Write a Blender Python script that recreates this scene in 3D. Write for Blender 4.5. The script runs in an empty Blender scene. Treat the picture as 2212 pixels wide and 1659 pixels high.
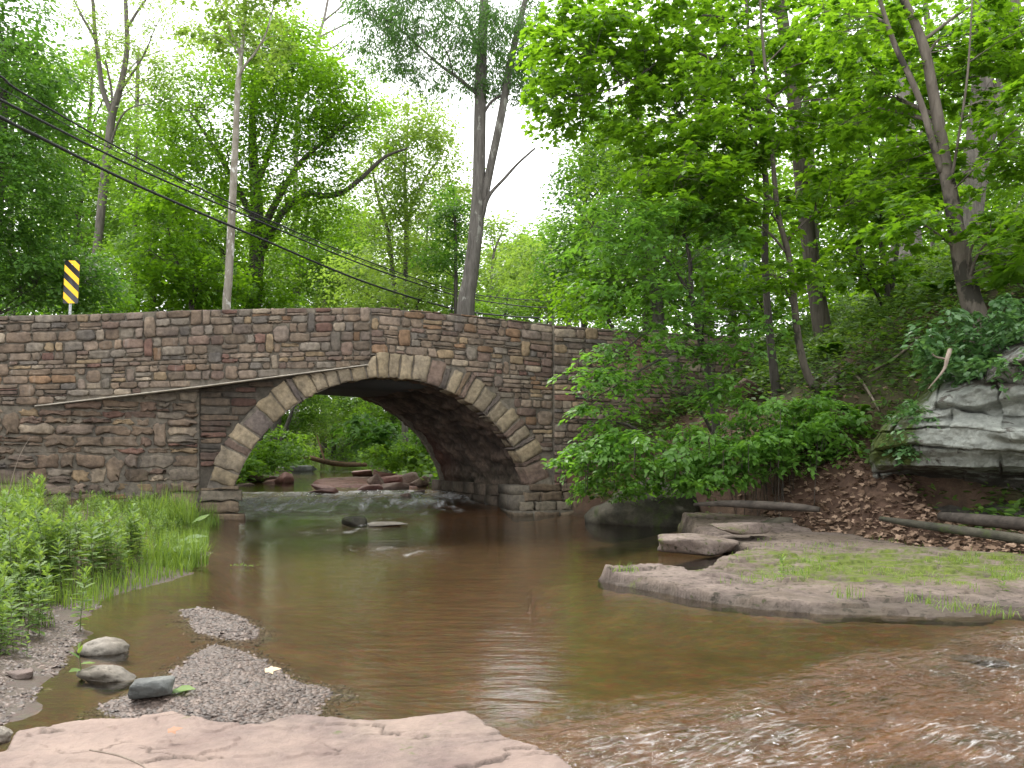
import bpy, bmesh, math
import numpy as np
from mathutils import Vector
RAD = math.radians
# ------------------------------------------------------------------ scene
sc = bpy.context.scene
COL = sc.collection
F, CU, HZ, EYE = 1880.0, 1106.0, 979.0, 1.30      # focal length, principal point, horizon row, eye height

def P(u, v, d):
    return np.array([(u-CU)/F*d, d, EYE-(v-HZ)/F*d])

def tag(o, label=None, cat=None, group=None, kind=None):
    if label: o["label"] = label
    if cat: o["category"] = cat
    if group: o["group"] = group
    if kind: o["kind"] = kind
    return o

def empty(name, loc, label, cat, group=None):
    o = bpy.data.objects.new(name, None)
    COL.objects.link(o)
    o.location = tuple(loc)
    o.empty_display_size = .2
    return tag(o, label, cat, group)

def build(name, V, Fs, mat, parent=None, attrs=None, smooth=False, matidx=None, origin=None):
    """link one mesh object; V (n,3); Fs = list of (m,k) int arrays"""
    V = np.asarray(V, dtype=np.float32)
    if not isinstance(Fs, (list, tuple)): Fs = [Fs]
    Fs = [np.asarray(f, dtype=np.int32) for f in Fs if len(f)]
    me = bpy.data.meshes.new(name)
    if origin is None:
        if parent is not None:
            w = np.array(parent.location, dtype=np.float32)
            q = parent.parent
            while q is not None:
                w = w + np.array(q.location, dtype=np.float32); q = q.parent
            origin = w
        else:
            origin = np.array([V[:,0].mean(), V[:,1].mean(), V[:,2].min()], dtype=np.float32)
    origin = np.asarray(origin, dtype=np.float32)
    VV = (V-origin).astype(np.float32)
    me.vertices.add(len(V)); me.vertices.foreach_set("co", VV.ravel())
    loops = np.concatenate([f.ravel() for f in Fs])
    tot = np.concatenate([np.full(len(f), f.shape[1], dtype=np.int32) for f in Fs])
    start = np.concatenate([[0], np.cumsum(tot)[:-1]]).astype(np.int32)
    me.loops.add(len(loops)); me.loops.foreach_set("vertex_index", loops)
    me.polygons.add(len(tot)); me.polygons.foreach_set("loop_start", start)
    me.polygons.foreach_set("loop_total", tot)
    if smooth: me.polygons.foreach_set("use_smooth", np.ones(len(tot), dtype=bool))
    if matidx is not None: me.polygons.foreach_set("material_index", np.asarray(matidx, dtype=np.int32))
    if attrs:
        for k, a in attrs.items():
            a = np.asarray(a, dtype=np.float32)
            if a.ndim == 1:
                at = me.attributes.new(k, 'FLOAT', 'POINT'); at.data.foreach_set("value", a)
            else:
                at = me.attributes.new(k, 'FLOAT_COLOR', 'POINT')
                at.data.foreach_set("color", np.concatenate([a[:, :3], np.ones((len(a), 1), dtype=np.float32)], 1).ravel())
    me.update(calc_edges=True); me.validate()
    for m in (mat if isinstance(mat, (list, tuple)) else [mat]): me.materials.append(m)
    o = bpy.data.objects.new(name, me)
    COL.objects.link(o)
    if parent is not None:
        o.parent = parent
    else:
        o.location = tuple(float(c) for c in origin)
    return o

# ------------------------------------------------------------------ numeric helpers
def _h(ix, iy, iz, s):
    n = (ix.astype(np.int64)*374761393 + iy.astype(np.int64)*668265263 + iz.astype(np.int64)*2147483647 + s*1274126177) & 0xffffffff
    n = ((n ^ (n >> 13))*1274126177) & 0xffffffff
    n = ((n ^ (n >> 16))*2246822519) & 0xffffffff
    return ((n ^ (n >> 15)) & 0xffff)/32767.5-1.0

def vn(Pt, s=0):
    Pt = np.asarray(Pt, dtype=np.float64)
    i = np.floor(Pt).astype(np.int64); f = Pt-i
    f = f*f*(3-2*f)
    r = 0
    for dx in (0, 1):
        wx = f[..., 0] if dx else 1-f[..., 0]
        for dy in (0, 1):
            wy = f[..., 1] if dy else 1-f[..., 1]
            for dz in (0, 1):
                wz = f[..., 2] if dz else 1-f[..., 2]
                r = r+wx*wy*wz*_h(i[..., 0]+dx, i[..., 1]+dy, i[..., 2]+dz, s)
    return r

def fbm(Pt, o=4, s=0):
    Pt = np.asarray(Pt, dtype=np.float64); a = 1.0; r = 0; t = 0
    for k in range(o):
        r = r+a*vn(Pt*(2.03**k)+k*7.3, s+k); t += a; a *= .5
    return r/t

def n2(x, y, sc_=1.0, o=4, s=0):
    return fbm(np.stack([x*sc_, y*sc_, np.zeros_like(x)+s*3.7], -1), o, s)

def sst(a, b, x):
    t = np.clip((x-a)/(b-a), 0, 1)
    return t*t*(3-2*t)

def polydist(px, py, poly):
    """signed distance to closed polygon, positive inside"""
    poly = np.asarray(poly, dtype=np.float64)
    d = np.full(px.shape, 1e9); ins = np.zeros(px.shape, dtype=bool)
    n = len(poly)
    for i in range(n):
        a = poly[i]; b = poly[(i+1) % n]; e = b-a
        t = np.clip(((px-a[0])*e[0]+(py-a[1])*e[1])/(e@e+1e-12), 0, 1)
        d = np.minimum(d, np.hypot(px-a[0]-t*e[0], py-a[1]-t*e[1]))
        if a[1] != b[1]:
            c = ((a[1] > py) != (b[1] > py)) & (px < (b[0]-a[0])*(py-a[1])/(b[1]-a[1])+a[0])
            ins ^= c
    return np.where(ins, d, -d)

def gridfaces(nr, nc, off=0, wrap=False):
    r = np.arange(nr-1)[:, None]; c = np.arange(nc if wrap else nc-1)[None, :]
    c2 = (c+1) % nc
    return np.stack([r*nc+c, r*nc+c2, (r+1)*nc+c2, (r+1)*nc+c], -1).reshape(-1, 4)+off

def smoothpath(pts, k=4):
    """Catmull-Rom through rows (x,y,z,r)"""
    pts = np.asarray(pts, dtype=np.float64)
    if len(pts) < 3 or k < 2: return pts
    q = np.concatenate([[2*pts[0]-pts[1]], pts, [2*pts[-1]-pts[-2]]])
    out = []
    for i in range(1, len(q)-2):
        for j in range(k):
            t = j/k
            out.append(.5*((2*q[i])+(-q[i-1]+q[i+1])*t+(2*q[i-1]-5*q[i]+4*q[i+1]-q[i+2])*t*t+(-q[i-1]+3*q[i]-3*q[i+1]+q[i+2])*t**3))
    out.append(pts[-1])
    out = np.array(out); out[:, 3] = np.maximum(out[:, 3], 1e-3)
    return out

class Tubes:
    def __init__(s): s.V = []; s.Q = []; s.N = []; s.n = 0
    def add(s, path, nseg=8, rough=0.0, seed=0, cap=True):
        path = np.asarray(path, dtype=np.float64)
        p = path[:, :3]; r = path[:, 3]; n = len(p)
        t = np.gradient(p, axis=0); t /= np.linalg.norm(t, axis=1)[:, None]+1e-9
        ref = np.array([0, 1., 0]) if abs(t[0][1]) < .9 else np.array([1., 0, 0])
        a = np.cross(t, ref); a /= np.linalg.norm(a, axis=1)[:, None]+1e-9
        b = np.cross(t, a)
        ang = np.arange(nseg)*2*math.pi/nseg
        ring = a[:, None, :]*np.cos(ang)[None, :, None]+b[:, None, :]*np.sin(ang)[None, :, None]
        rr = np.repeat(r[:, None], nseg, 1)
        if rough:
            rr = rr*(1+rough*fbm(np.stack([ring[..., 0]*1.6+seed, ring[..., 1]*1.6, np.repeat(p[:, 2:3], nseg, 1)*1.1], -1), 3, seed))
        v = p[:, None, :]+ring*rr[..., None]
        s.V.append(v.reshape(-1, 3)); s.Q.append(gridfaces(n, nseg, s.n, True))
        if cap:
            e = s.n+(n-1)*nseg
            s.N.append((s.n+np.arange(nseg))[::-1]); s.N.append(e+np.arange(nseg))
        s.n += n*nseg
    def build(s, name, mat, parent=None, smooth=True, **k):
        V = np.concatenate(s.V)
        by = {}
        for f in s.N: by.setdefault(len(f), []).append(f)
        return build(name, V, [np.concatenate(s.Q)]+[np.array(f) for f in by.values()], mat, parent, smooth=smooth, **k)

class Twigs:
    """many thin three sided twigs, built together"""
    def __init__(s): s.d = []
    def add(s, pts, r0, r1): s.d.append((np.asarray(pts, dtype=np.float64), r0, r1))
    def put(s, T):
        by = {}
        for p, a, b in s.d: by.setdefault(len(p), []).append((p, a, b))
        for k, L in by.items():
            p = np.array([q[0] for q in L]); r = np.stack([np.linspace(q[1], q[2], k) for q in L]); t = np.gradient(p, axis=1); t /= np.linalg.norm(t, axis=2, keepdims=True)+1e-9
            a = np.cross(t, np.array([.3, .9, .3])); a /= np.linalg.norm(a, axis=2, keepdims=True)+1e-9; b = np.cross(t, a)
            ang = np.arange(3)*2*math.pi/3
            v = p[:, :, None]+r[:, :, None, None]*(a[:, :, None]*np.cos(ang)[:, None]+b[:, :, None]*np.sin(ang)[:, None])
            n = len(L); q = gridfaces(k, 3, 0, True); off = T.n+(np.arange(n)*k*3)[:, None, None]
            T.V.append(v.reshape(-1, 3)); T.Q.append((q[None]+off).reshape(-1, 4)); T.n += n*k*3

def cliprect(poly, x0, x1, y0, y1):
    def cl(p, f, g):
        o = []
        for i in range(len(p)):
            a, b = p[i], p[(i+1) % len(p)]
            if f(a): o.append(a)
            if f(a) != f(b): o.append(g(a, b))
        return o
    def cx(c): return lambda a, b: (c, a[1]+(b[1]-a[1])*(c-a[0])/(b[0]-a[0]))
    def cy(c): return lambda a, b: (a[0]+(b[0]-a[0])*(c-a[1])/(b[1]-a[1]), c)
    poly = cl(poly, lambda q: q[0] >= x0-1e-9, cx(x0)); poly = cl(poly, lambda q: q[0] <= x1+1e-9, cx(x1))
    poly = cl(poly, lambda q: q[1] >= y0-1e-9, cy(y0)); poly = cl(poly, lambda q: q[1] <= y1+1e-9, cy(y1))
    return poly

# ------------------------------------------------------------------ materials
class NT:
    def __init__(s, name):
        s.m = bpy.data.materials.new(name); s.m.use_nodes = True
        s.t = s.m.node_tree; s.t.nodes.clear()
        s.out = s.t.nodes.new('ShaderNodeOutputMaterial')
    def n(s, typ, **k):
        nd = s.t.nodes.new('ShaderNode'+typ)
        for a, v in k.items(): setattr(nd, a, v)
        return nd
    def l(s, a, b): s.t.links.new(a, b)
    def val(s, sock, v):
        if hasattr(v, 'links') or isinstance(v, bpy.types.NodeSocket): s.l(v, sock)
        else: sock.default_value = v
    def pos(s, scale=(1, 1, 1)):
        g = s.n('NewGeometry'); mp = s.n('Mapping'); mp.inputs['Scale'].default_value = scale
        s.l(g.outputs['Position'], mp.inputs['Vector']); return mp.outputs['Vector']
    def noise(s, scale, detail=5, rough=.6, vec=None, dist=0.):
        nd = s.n('TexNoise'); nd.inputs['Scale'].default_value = scale; nd.inputs['Detail'].default_value = detail
        nd.inputs['Roughness'].default_value = rough; nd.inputs['Distortion'].default_value = dist
        s.l(vec if vec is not None else s.pos(), nd.inputs['Vector']); return nd.outputs['Fac']
    def ramp(s, fac, stops):
        nd = s.n('ValToRGB'); e = nd.color_ramp.elements
        while len(e) < len(stops): e.new(.5)
        for k, (p, c) in enumerate(stops):
            e[k].position = p; e[k].color = (c if len(c) == 4 else (*c, 1)) if not isinstance(c, (int, float)) else (c, c, c, 1)
        s.l(fac, nd.inputs['Fac']); return nd.outputs['Color']
    def mix(s, fac, a, b, typ='MIX'):
        nd = s.n('Mix', data_type='RGBA', blend_type=typ)
        s.val(nd.inputs[0], fac)
        for k, v in ((6, a), (7, b)):
            if isinstance(v, (tuple, list)): nd.inputs[k].default_value = (*v[:3], 1)
            else: s.l(v, nd.inputs[k])
        return nd.outputs[2]
    def math(s, op, a, b=0., c=0.):
        nd = s.n('Math', operation=op); s.val(nd.inputs[0], a); s.val(nd.inputs[1], b)
        s.val(nd.inputs[2], c); return nd.outputs[0]
    def attr(s, name):
        return s.n('Attribute', attribute_name=name)
    def bump(s, h, strength=.5, dist=.02, nrm=None):
        nd = s.n('Bump'); s.val(nd.inputs['Strength'], strength); nd.inputs['Distance'].default_value = dist
        s.l(h, nd.inputs['Height'])
        if nrm is not None: s.l(nrm, nd.inputs['Normal'])
        return nd.outputs['Normal']
    def bsdf(s, color, rough=.8, spec=.3, normal=None, metal=0.):
        b = s.n('BsdfPrincipled')
        s.val(b.inputs['Base Color'], color if not isinstance(color, tuple) else (*color[:3], 1)); s.val(b.inputs['Roughness'], rough)
        b.inputs['Specular IOR Level'].default_value = spec; b.inputs['Metallic'].default_value = metal
        if normal is not None: s.l(normal, b.inputs['Normal'])
        return b.outputs[0]
    def done(s, sh): s.l(sh, s.out.inputs['Surface']); return s.m

def mat_plain(name, color, rough=.6, spec=.3, metal=0., var=.15, sc_=20):
    t = NT(name); c = t.mix(t.ramp(t.noise(sc_), [(.3, 0.), (.7, 1.)]), tuple(x*(1-var) for x in color), tuple(x*(1+var) for x in color))
    return t.done(t.bsdf(c, rough, spec, None, metal))

def mat_leaf(name, dark, light, trans=.45, rough=.5, spec=.35, tint=(1.25, 1.15, .5), tgain=1.5):
    t = NT(name); a = t.attr('rnd')
    c = t.mix(a.outputs['Fac'], dark, light)
    b = t.bsdf(c, rough, spec)
    tr = t.n('BsdfTranslucent')
    t.l(t.mix(1., c, tuple(x*tgain for x in tint), 'MULTIPLY'), tr.inputs['Color'])
    mx = t.n('MixShader'); mx.inputs[0].default_value = trans
    t.l(b, mx.inputs[1]); t.l(tr.outputs[0], mx.inputs[2])
    return t.done(mx.outputs[0])

def mat_bark(name, dark, light, vs=(9, 9, 1.6), patches=None, bump=.7):
    t = NT(name); v = t.pos(vs)
    f = t.noise(1.6, 6, .65, v, .4)
    c = t.mix(t.ramp(f, [(.32, 0.), (.68, 1.)]), dark, light)
    if patches:
        g = t.noise(patches[1], 4, .6, t.pos((1, 1, .55)))
        c = t.mix(t.ramp(g, [(patches[2], 0.), (patches[2]+.06, 1.)]), c, patches[0])
    return t.done(t.bsdf(c, .9, .15, t.bump(f, bump, .03)))

def mat_masonry(name, streak=.35):
    t = NT(name); a = t.attr('col')
    f = t.noise(13, 8, .65); g = t.noise(3.2, 5, .6)
    c = t.mix(1., a.outputs['Color'], t.ramp(f, [(.25, .5), (.75, 1.45)]), 'MULTIPLY')
    c = t.mix(1., c, t.ramp(g, [(.3, (.72, .72, .74)), (.7, (1.25, 1.22, 1.15))]), 'MULTIPLY')
    st = t.noise(2.6, 5, .7, t.pos((3.5, 3.5, .7)))
    c = t.mix(t.math('MULTIPLY', t.ramp(st, [(.58, 0.), (.75, 1.)]), streak), c, (.30, .285, .26))
    ms = t.ramp(t.noise(1.7, 6, .7), [(.62, 0.), (.72, 1.)])
    c = t.mix(t.math('MULTIPLY', ms, .3), c, (.075, .085, .04))
    return t.done(t.bsdf(c, .88, .2, t.bump(t.noise(38, 6, .7), .7, .015)))

def mat_rock(name, c1, c2, c3, scale=3., bump=.6, moss=None, mossth=.55, spec=.3, rough=.75, lichen=None, lth=.55, strata=0., msc=2.3, speck=0., gain=1., blot=None):
    c1, c2, c3 = (tuple(x*gain for x in q) for q in (c1, c2, c3))
    t = NT(name)
    f = t.noise(scale, 8, .62); g = t.noise(scale*7, 6, .7)
    c = t.ramp(f, [(.28, c1), (.5, c2), (.72, c3)])
    c = t.mix(1., c, t.ramp(g, [(.25, .62), (.75, 1.3)]), 'MULTIPLY')
    if strata:
        s_ = t.noise(2.0, 5, .6, t.pos((.7, .7, 14)))
        c = t.mix(1., c, t.ramp(s_, [(.3, 1-strata), (.7, 1+strata*.5)]), 'MULTIPLY')
    if lichen:
        h = t.noise(lichen[1], 7, .62, None, .3)
        a = t.attr('lichen')
        c = t.mix(t.ramp(t.math('ADD', h, t.math('MULTIPLY', a.outputs['Fac'], .5)), [(lth, 0.), (lth+.10, 1.)]), c, t.mix(t.ramp(t.noise(5.5, 6, .7), [(.4, 0.), (.6, 1.)]), lichen[0], tuple(q*.62 for q in lichen[0])))
    if blot: c = t.mix(t.math('MULTIPLY', t.ramp(t.noise(.9, 6, .65), [(.45, 0.), (.62, 1.)]), .65), c, blot)
    if speck:
        c = t.mix(t.math('MULTIPLY', t.ramp(t.noise(11, 7, .72), [(.56, 0.), (.62, 1.)]), speck), c, (.034, .030, .02))
    cra = t.attr('crack'); c = t.mix(t.math('MULTIPLY', cra.outputs['Fac'], .85), c, (.03, .026, .02))
    if moss:
        a = t.attr('moss'); k = t.noise(msc, 8, .7)
        mm = t.ramp(t.math('ADD', k, t.math('MULTIPLY', a.outputs['Fac'], .5)), [(mossth, 0.), (mossth+.14, 1.)])
        mc = t.mix(t.ramp(t.noise(14, 5, .7), [(.3, 0.), (.7, 1.)]), moss[0], moss[1])
        c = t.mix(mm, c, mc)
    h = t.math('ADD', t.math('MULTIPLY', g, .6), f)
    return t.done(t.bsdf(c, rough, spec, t.bump(h, bump, .03)))
# ------------------------------------------------------------------ the lie of the land
LB = np.array([(-5, -1.5), (2, -1.9), (4, -2.45), (4.9, -2.62), (6.1, -3.05), (6.8, -3.45), (7.9, -3.62), (9.4, -3.5), (12.2, -4.3), (15, -5.25), (16.9, -5.5),
               (21.2, -7.7), (25, -7.9), (30, -8.5), (39, -10.6), (60, -14.2), (75, -22), (140, -60)], dtype=float)
RB = np.array([(-5, 7.5), (2, 7.2), (7, 6.7), (9.8, 5.75), (12, 4.8), (15.2, 3.5), (16.5, 2.4), (18.4, 1.1), (18.6, .45), (22.7, -1.8), (25, -2.4), (39, -5.4), (60, -10.6), (75, -17), (140, -52)], dtype=float)
def xL(y): return np.interp(y, LB[:, 0], LB[:, 1])
def xR(y): return np.interp(y, RB[:, 0], RB[:, 1])
def wlev(x, y):
    q = y-.287*np.clip(x+2.66, -8, 6)*sst(8, 14, y)          # distance measured square to the bridge face
    return np.interp(q, [0, 17.2, 18.0, 21.4, 39, 62, 95, 140], [0, 0, .07, .34, .45, .62, .9, 1.5])

CP = np.array([
 # right bank and hillside
 (2.3, 17.3, .45), (3.0, 17.4, 1.1), (3.4, 15.6, .4), (4.0, 17, 1.75), (5.2, 17.5, 2.55), (5.6, 16, 2.4), (7.2, 20, 3.8), (6.9, 13.2, 3.25), (8.6, 12.6, 4.2), (8.3, 12.3, 3.2), (11.2, 25, 6.5),
 (4.9, 12.7, .75), (5.6, 14.2, 1.75), (4.3, 14.6, .75), (5.9, 9.9, .36), (5.3, 11.5, .42), (4.9, 12.05, .75), (5.25, 12.6, 1.1), (6.1, 12.5, .52), (6.7, 12.2, .5), (7.3, 11.9, .5), (8.5, 11.0, .55), (9.6, 10, .6), (6.0, 13.4, 1.7), (7.4, 13.0, 2.7), (7, 10.7, .45), (7.4, 9, .42), (8.2, 7, .5), (9, 4, .6), (9, 0, 1), (5.5, 20, 3.1), (5, 24, 3), (8, 31, 4.4),
 (15, 20, 8), (13, 13, 6.6), (12, 8, 4), (20, 30, 10.5), (22, 10, 9), (12, 45, 6), (1.5, 21, 3), (2, 27, 2.3), (1, 36, 2.2), (-1, 50, 2.4), (30, 60, 14), (10, 80, 8), (-5, 90, 4), (40, 20, 16), (60, 80, 20), (10, 130, 10), (40, 130, 18),
 # left bank, approach fill, flood plain
 (-5.9, 16.2, .25), (-7, 15.4, .4), (-8.6, 14.4, .52), (-6, 13, .38), (-5, 10, .25), (-6, 8, .36), (-5, 6, .28), (-4, 4.5, .18), (-3.5, 3, .12), (-9, 10, .7), (-12, 6, 1.0), (-15, 12, 1.8), (-11, 13.4, .9),
 (-10, 17.6, 2.6), (-8.3, 18.2, 2.8), (-12, 22, 2.4), (-20, 24, 2.5), (-11, 29, 1.3), (-16, 40, 1.6), (-21, 60, 2.2), (-40, 50, 4), (-6.2, 17.0, .3), (-7.4, 16.3, .42), (-8.7, 15.5, .52), (-10.6, 14.5, .75), (-12.5, 13.6, 1.2), (-30, 18, 3), (-40, 0, 4), (-60, 90, 7), (-30, 90, 3.5), (-25, 130, 4), (-80, 130, 10), (0, -4, .2)], dtype=float)
def _solve():
    n = len(CP); A = np.zeros((n+3, n+3)); b = np.zeros(n+3)
    r = np.hypot(CP[:, None, 0]-CP[None, :, 0], CP[:, None, 1]-CP[None, :, 1])
    A[:n, :n] = r; A[:n, n] = 1; A[:n, n+1:] = CP[:, :2]; A[n:, :n] = A[:n, n:].T; b[:n] = CP[:, 2]
    return np.linalg.solve(A, b)
_W = _solve()
GRAVEL1 = [P(u, v, F*EYE/(v-HZ))[:2] for u, v in [(380, 1318), (450, 1311), (520, 1330), (572, 1362), (560, 1380), (500, 1386), (430, 1370), (405, 1340)]]
GRAVEL2 = [P(u, v, F*EYE/(v-HZ))[:2] for u, v in [(455, 1388), (520, 1400), (600, 1440), (650, 1470), (720, 1480), (735, 1500), (690, 1520), (700, 1540), (600, 1590), (380, 1600), (260, 1560), (200, 1530), (330, 1480), (390, 1430)]]
sp = [P(u, v, F*1.22/(v-HZ))[:2] for u, v in [(1290, 1225), (1310, 1240), (1400, 1258), (1480, 1270), (1560, 1283), (1640, 1296), (1760, 1307), (1900, 1312), (2060, 1316), (2230, 1312), (2500, 1360), (2700, 1330)]]
sp += [np.array(q) for q in [(7.6, 7.4), (6.2, 9.2), (5.6, 10.2), (5.0, 11.9), (4.5, 13.2), (4.1, 14.6), (3.55, 15.3), (3.0, 15.2)]]
sp += [P(u, v, F*1.1/(v-HZ))[:2] for u, v in [(1492, 1128), (1500, 1140), (1560, 1160), (1610, 1166), (1600, 1180), (1540, 1196), (1490, 1208), (1400, 1204), (1340, 1206)]]
POOLLINE = (np.array([-.06, 4.36]), np.array([3.93, 6.68]))
def fastd(x, y):
    a, b = POOLLINE; e = (b-a)/np.linalg.norm(b-a)
    s = -((x-a[0])*(-e[1])+(y-a[1])*e[0])       # + on the camera's side
    return s+.38*n2(x, y, .8, 4, 5)
def ground(x, y, detail=True):
    x = np.asarray(x, dtype=float); y = np.asarray(y, dtype=float); sh = x.shape
    xf = x.ravel(); yf = y.ravel(); z = np.zeros(len(xf))
    for i in range(0, len(xf), 40000):
        a = xf[i:i+40000]; b = yf[i:i+40000]
        r = np.hypot(a[:, None]-CP[None, :, 0], b[:, None]-CP[None, :, 1])
        z[i:i+40000] = r@_W[:len(CP)]+_W[-3]+_W[-2]*a+_W[-1]*b
    z = z.reshape(sh)
    if detail: z = z+.10*n2(x, y, .8, 4, 1)+.03*n2(x, y, 4, 3, 2)
    wob = .22*n2(x, y, .9, 3, 9) if detail else 0
    sd = np.maximum(xL(y)-x, x-xR(y))+wob*np.clip((y-5)/3, 0.3, 1)
    w = wlev(x, y); wid = np.where(y < 16, .9, 1.3)+np.where(y > 24, 1.5, 0)
    out = w+.005+(np.maximum(z, w+.05)-w)*sst(0, 1, sd/wid)
    fd = fastd(x, y); m_ = (x > .2) & (x < 7.5) & (y > 5.5) & (y < 15.5); dsh = np.full(x.shape, 9.); dsh[m_] = -polydist(x[m_], y[m_], sp)
    dep = np.interp(y, [0, 4, 6, 10, 16, 18.2, 23, 60], [.14, .14, .2, .38, .33, .10, .12, .12])
    dep = np.where(fd > 0, np.minimum(dep, .075)+.10*np.clip(fd, 0, 6)*1.0, dep)
    dep = np.minimum(dep, .05+.22*np.maximum(dsh, 0))
    bed = w-.005-dep*sst(0, 1, -sd/.9)
    if detail:
        rn = n2(x*1.0, y*1.5, 1.5, 5, 3); bed = bed+np.where(fd > -.3, .05*(np.floor(rn*7)/7+.35*rn), .024*rn)
    z = np.where(sd > 0, out, bed)
    if detail:
        for g, hgt in ((GRAVEL1, .035), (GRAVEL2, .05)):
            q = polydist(x, y, g)+.06*n2(x, y, 5, 3, 11)
            z = np.maximum(z, np.minimum(hgt, -.01+q*.22)+.008*n2(x, y, 9, 3, 12)-np.where(q < -1.6, 9, 0))
    return z
def gz(x, y): return float(ground(np.array([x]), np.array([y]))[0])
def on_ground(u, v, d0=6., d1=60.):
    """first hit of a sight line with the ground"""
    d = np.linspace(d0, d1, 600); q = np.stack([(u-CU)/F*d, d, EYE-(v-HZ)/F*d], -1)
    k = np.nonzero(q[:, 2] < ground(q[:, 0], q[:, 1]))[0]
    return q[k[0]] if len(k) else q[-1]

rows = np.concatenate([np.linspace(-4, 2.4, 24), 2.4+np.cumsum(np.geomspace(.025, 1.6, 400))])
kk = np.linspace(-1, 1, 521); kk = np.sign(kk)*np.abs(kk)**1.25
Y = np.repeat(rows[:, None], len(kk), 1); X = (Y+7)*kk[None, :]*1.15
Z = ground(X, Y)
sd_ = np.maximum(xL(Y)-X, X-xR(Y))
wet = 1-sst(-.02, .25, Z-wlev(X, Y)+.03*n2(X, Y, 3, 3, 4)*1.0)
red = sst(-.7, 1.3, fastd(X, Y)+.4*n2(X, Y, 1.6, 4, 27))*(sd_ < 1)*(Y < 8)
red = np.maximum(red, sst(16.5, 18.5, Y)*sst(-4.2, -1.5, X)*(sd_ < -.05)*(Y < 23))
gr = np.maximum(sst(-.12, .02, polydist(X, Y, GRAVEL1)), sst(-.12, .02, polydist(X, Y, GRAVEL2)))
gr = np.maximum(gr, sst(-.1, .3, xL(Y)+.9-X)*sst(.6, .2, Z)*(Y < 9)*.35)
grn = sst(-.1, .5, n2(X, Y, .7, 4, 21))*(X < xL(Y))*(Y > 5)
grn = np.maximum(grn, sst(23, 27, Y)); grn = np.maximum(grn, sst(-.35, .3, n2(X, Y, .8, 4, 22))*sst(1.2, 3.0, X-xR(Y))*(Y > 9))
damp = sst(.24, .03, Z-wlev(X, Y))*sst(-.3, 0, sd_)

t = NT('soil_and_stream_bed')
A_wet, A_red, A_gr, A_grn, A_damp = (t.attr(k).outputs['Fac'] for k in ('wet', 'red', 'gravel', 'green', 'damp'))
f = t.noise(5, 8, .68); g = t.noise(42, 5, .7); h = t.noise(1.4, 5, .6)
soil = t.ramp(f, [(.3, (.035, .022, .016)), (.52, (.075, .045, .03)), (.72, (.13, .085, .06))])
soil = t.mix(t.ramp(h, [(.4, 0.), (.6, .6)]), soil, (.080, .046, .032))
soil = t.mix(t.math('MULTIPLY', A_grn, .8), soil, (.035, .06, .018))
vo = t.n('TexVoronoi'); vo.inputs['Scale'].default_value = 16; t.l(t.pos((1, 1.5, 1)), vo.inputs['Vector'])
bedc = t.mix(1., t.ramp(t.noise(3, 6, .7), [(.3, (.068, .039, .016)), (.55, (.122, .070, .029)), (.75, (.185, .118, .056))]), t.mix(.45, (1, 1, 1), vo.outputs['Color']), 'MULTIPLY')
redc = t.ramp(t.noise(3.1, 8, .74, t.pos((1, 1.6, 1)), .3), [(.30, (.05, .06, .022)), (.40, (.12, .07, .032)), (.55, (.24, .112, .055)), (.70, (.29, .165, .095)), (.8, (.13, .12, .055))])
bedc = t.mix(A_red, bedc, redc)
grc = t.ramp(t.noise(30, 4, .7), [(.3, (.03, .024, .02)), (.5, (.075, .056, .047)), (.7, (.13, .10, .085))])
c = t.mix(A_wet, soil, bedc); c = t.mix(t.math('MULTIPLY', A_gr, .85), c, grc)
c = t.mix(1., c, t.ramp(g, [(.25, .6), (.75, 1.35)]), 'MULTIPLY')
c = t.mix(t.math('MULTIPLY', A_damp, .75), c, (.045, .033, .026))
rough = t.math('SUBTRACT', .95, t.math('MULTIPLY', A_wet, .4))
M_SOIL = t.done(t.bsdf(c, rough, .3, t.bump(t.math('ADD', f, t.math('MULTIPLY', g, .5)), .7, .03)))
ter = build('ground', np.stack([X, Y, Z], -1).reshape(-1, 3), gridfaces(*X.shape), M_SOIL, attrs=dict(wet=wet.ravel(), red=red.ravel(), gravel=gr.ravel(), green=grn.ravel(), damp=damp.ravel()), smooth=True, origin=(0, 0, 0))
tag(ter, 'soil, stream bed and hillside of the wooded creek', 'ground', kind='structure')

# ------------------------------------------------------------------ water
wr = np.concatenate([np.linspace(1.6, 3., 40), 3.+np.cumsum(np.geomspace(.0085, .09, 420)), ])
wr = np.concatenate([wr, wr[-1]+np.cumsum(np.geomspace(.1, 1.2, 150))])
wc = np.linspace(0, 1, 420)
WY = np.repeat(wr[:, None], len(wc), 1)
WX = xL(WY)-.9+(xR(WY)+.9-xL(WY)+.9)*wc[None, :]
fd = fastd(WX, WY)
fast = sst(-.1, .5, fd)*(WY < 9)
fq = WY-(17.6+(WX+2.66)*.287)
rapid = sst(-.5, .6, fq)*sst(5.4, 4.2, fq)*(.35+.65*sst(.2, -1.6, WX))                      # ledge under the arch
rap2 = sst(.5, 0, np.abs(WY-29+.2*WX)/2.5)*.5+sst(1, 0, np.abs(WY-40)/3)*.6
run = np.exp(-((WX+3.3+.30*(WY-14)*-1)**2)/.9)*sst(12.2, 14.5, WY)*sst(18.5, 17, WY)   # turbulent tongue below the ledge
run2 = np.exp(-((WX+1.5+.35*(WY-11.6))**2)/.9-((WY-11.8)/1.1)**2)
st = np.clip(np.maximum.reduce([fast, rapid, run*.8, run2*.6, rap2]), 0, 1)
patch = sst(-.25, .35, n2(WX*1.0, WY*.6, 1.2, 4, 31))
WZ = wlev(WX, WY)-.085*np.clip(fd, 0, 8)*(WY < 9)
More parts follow.
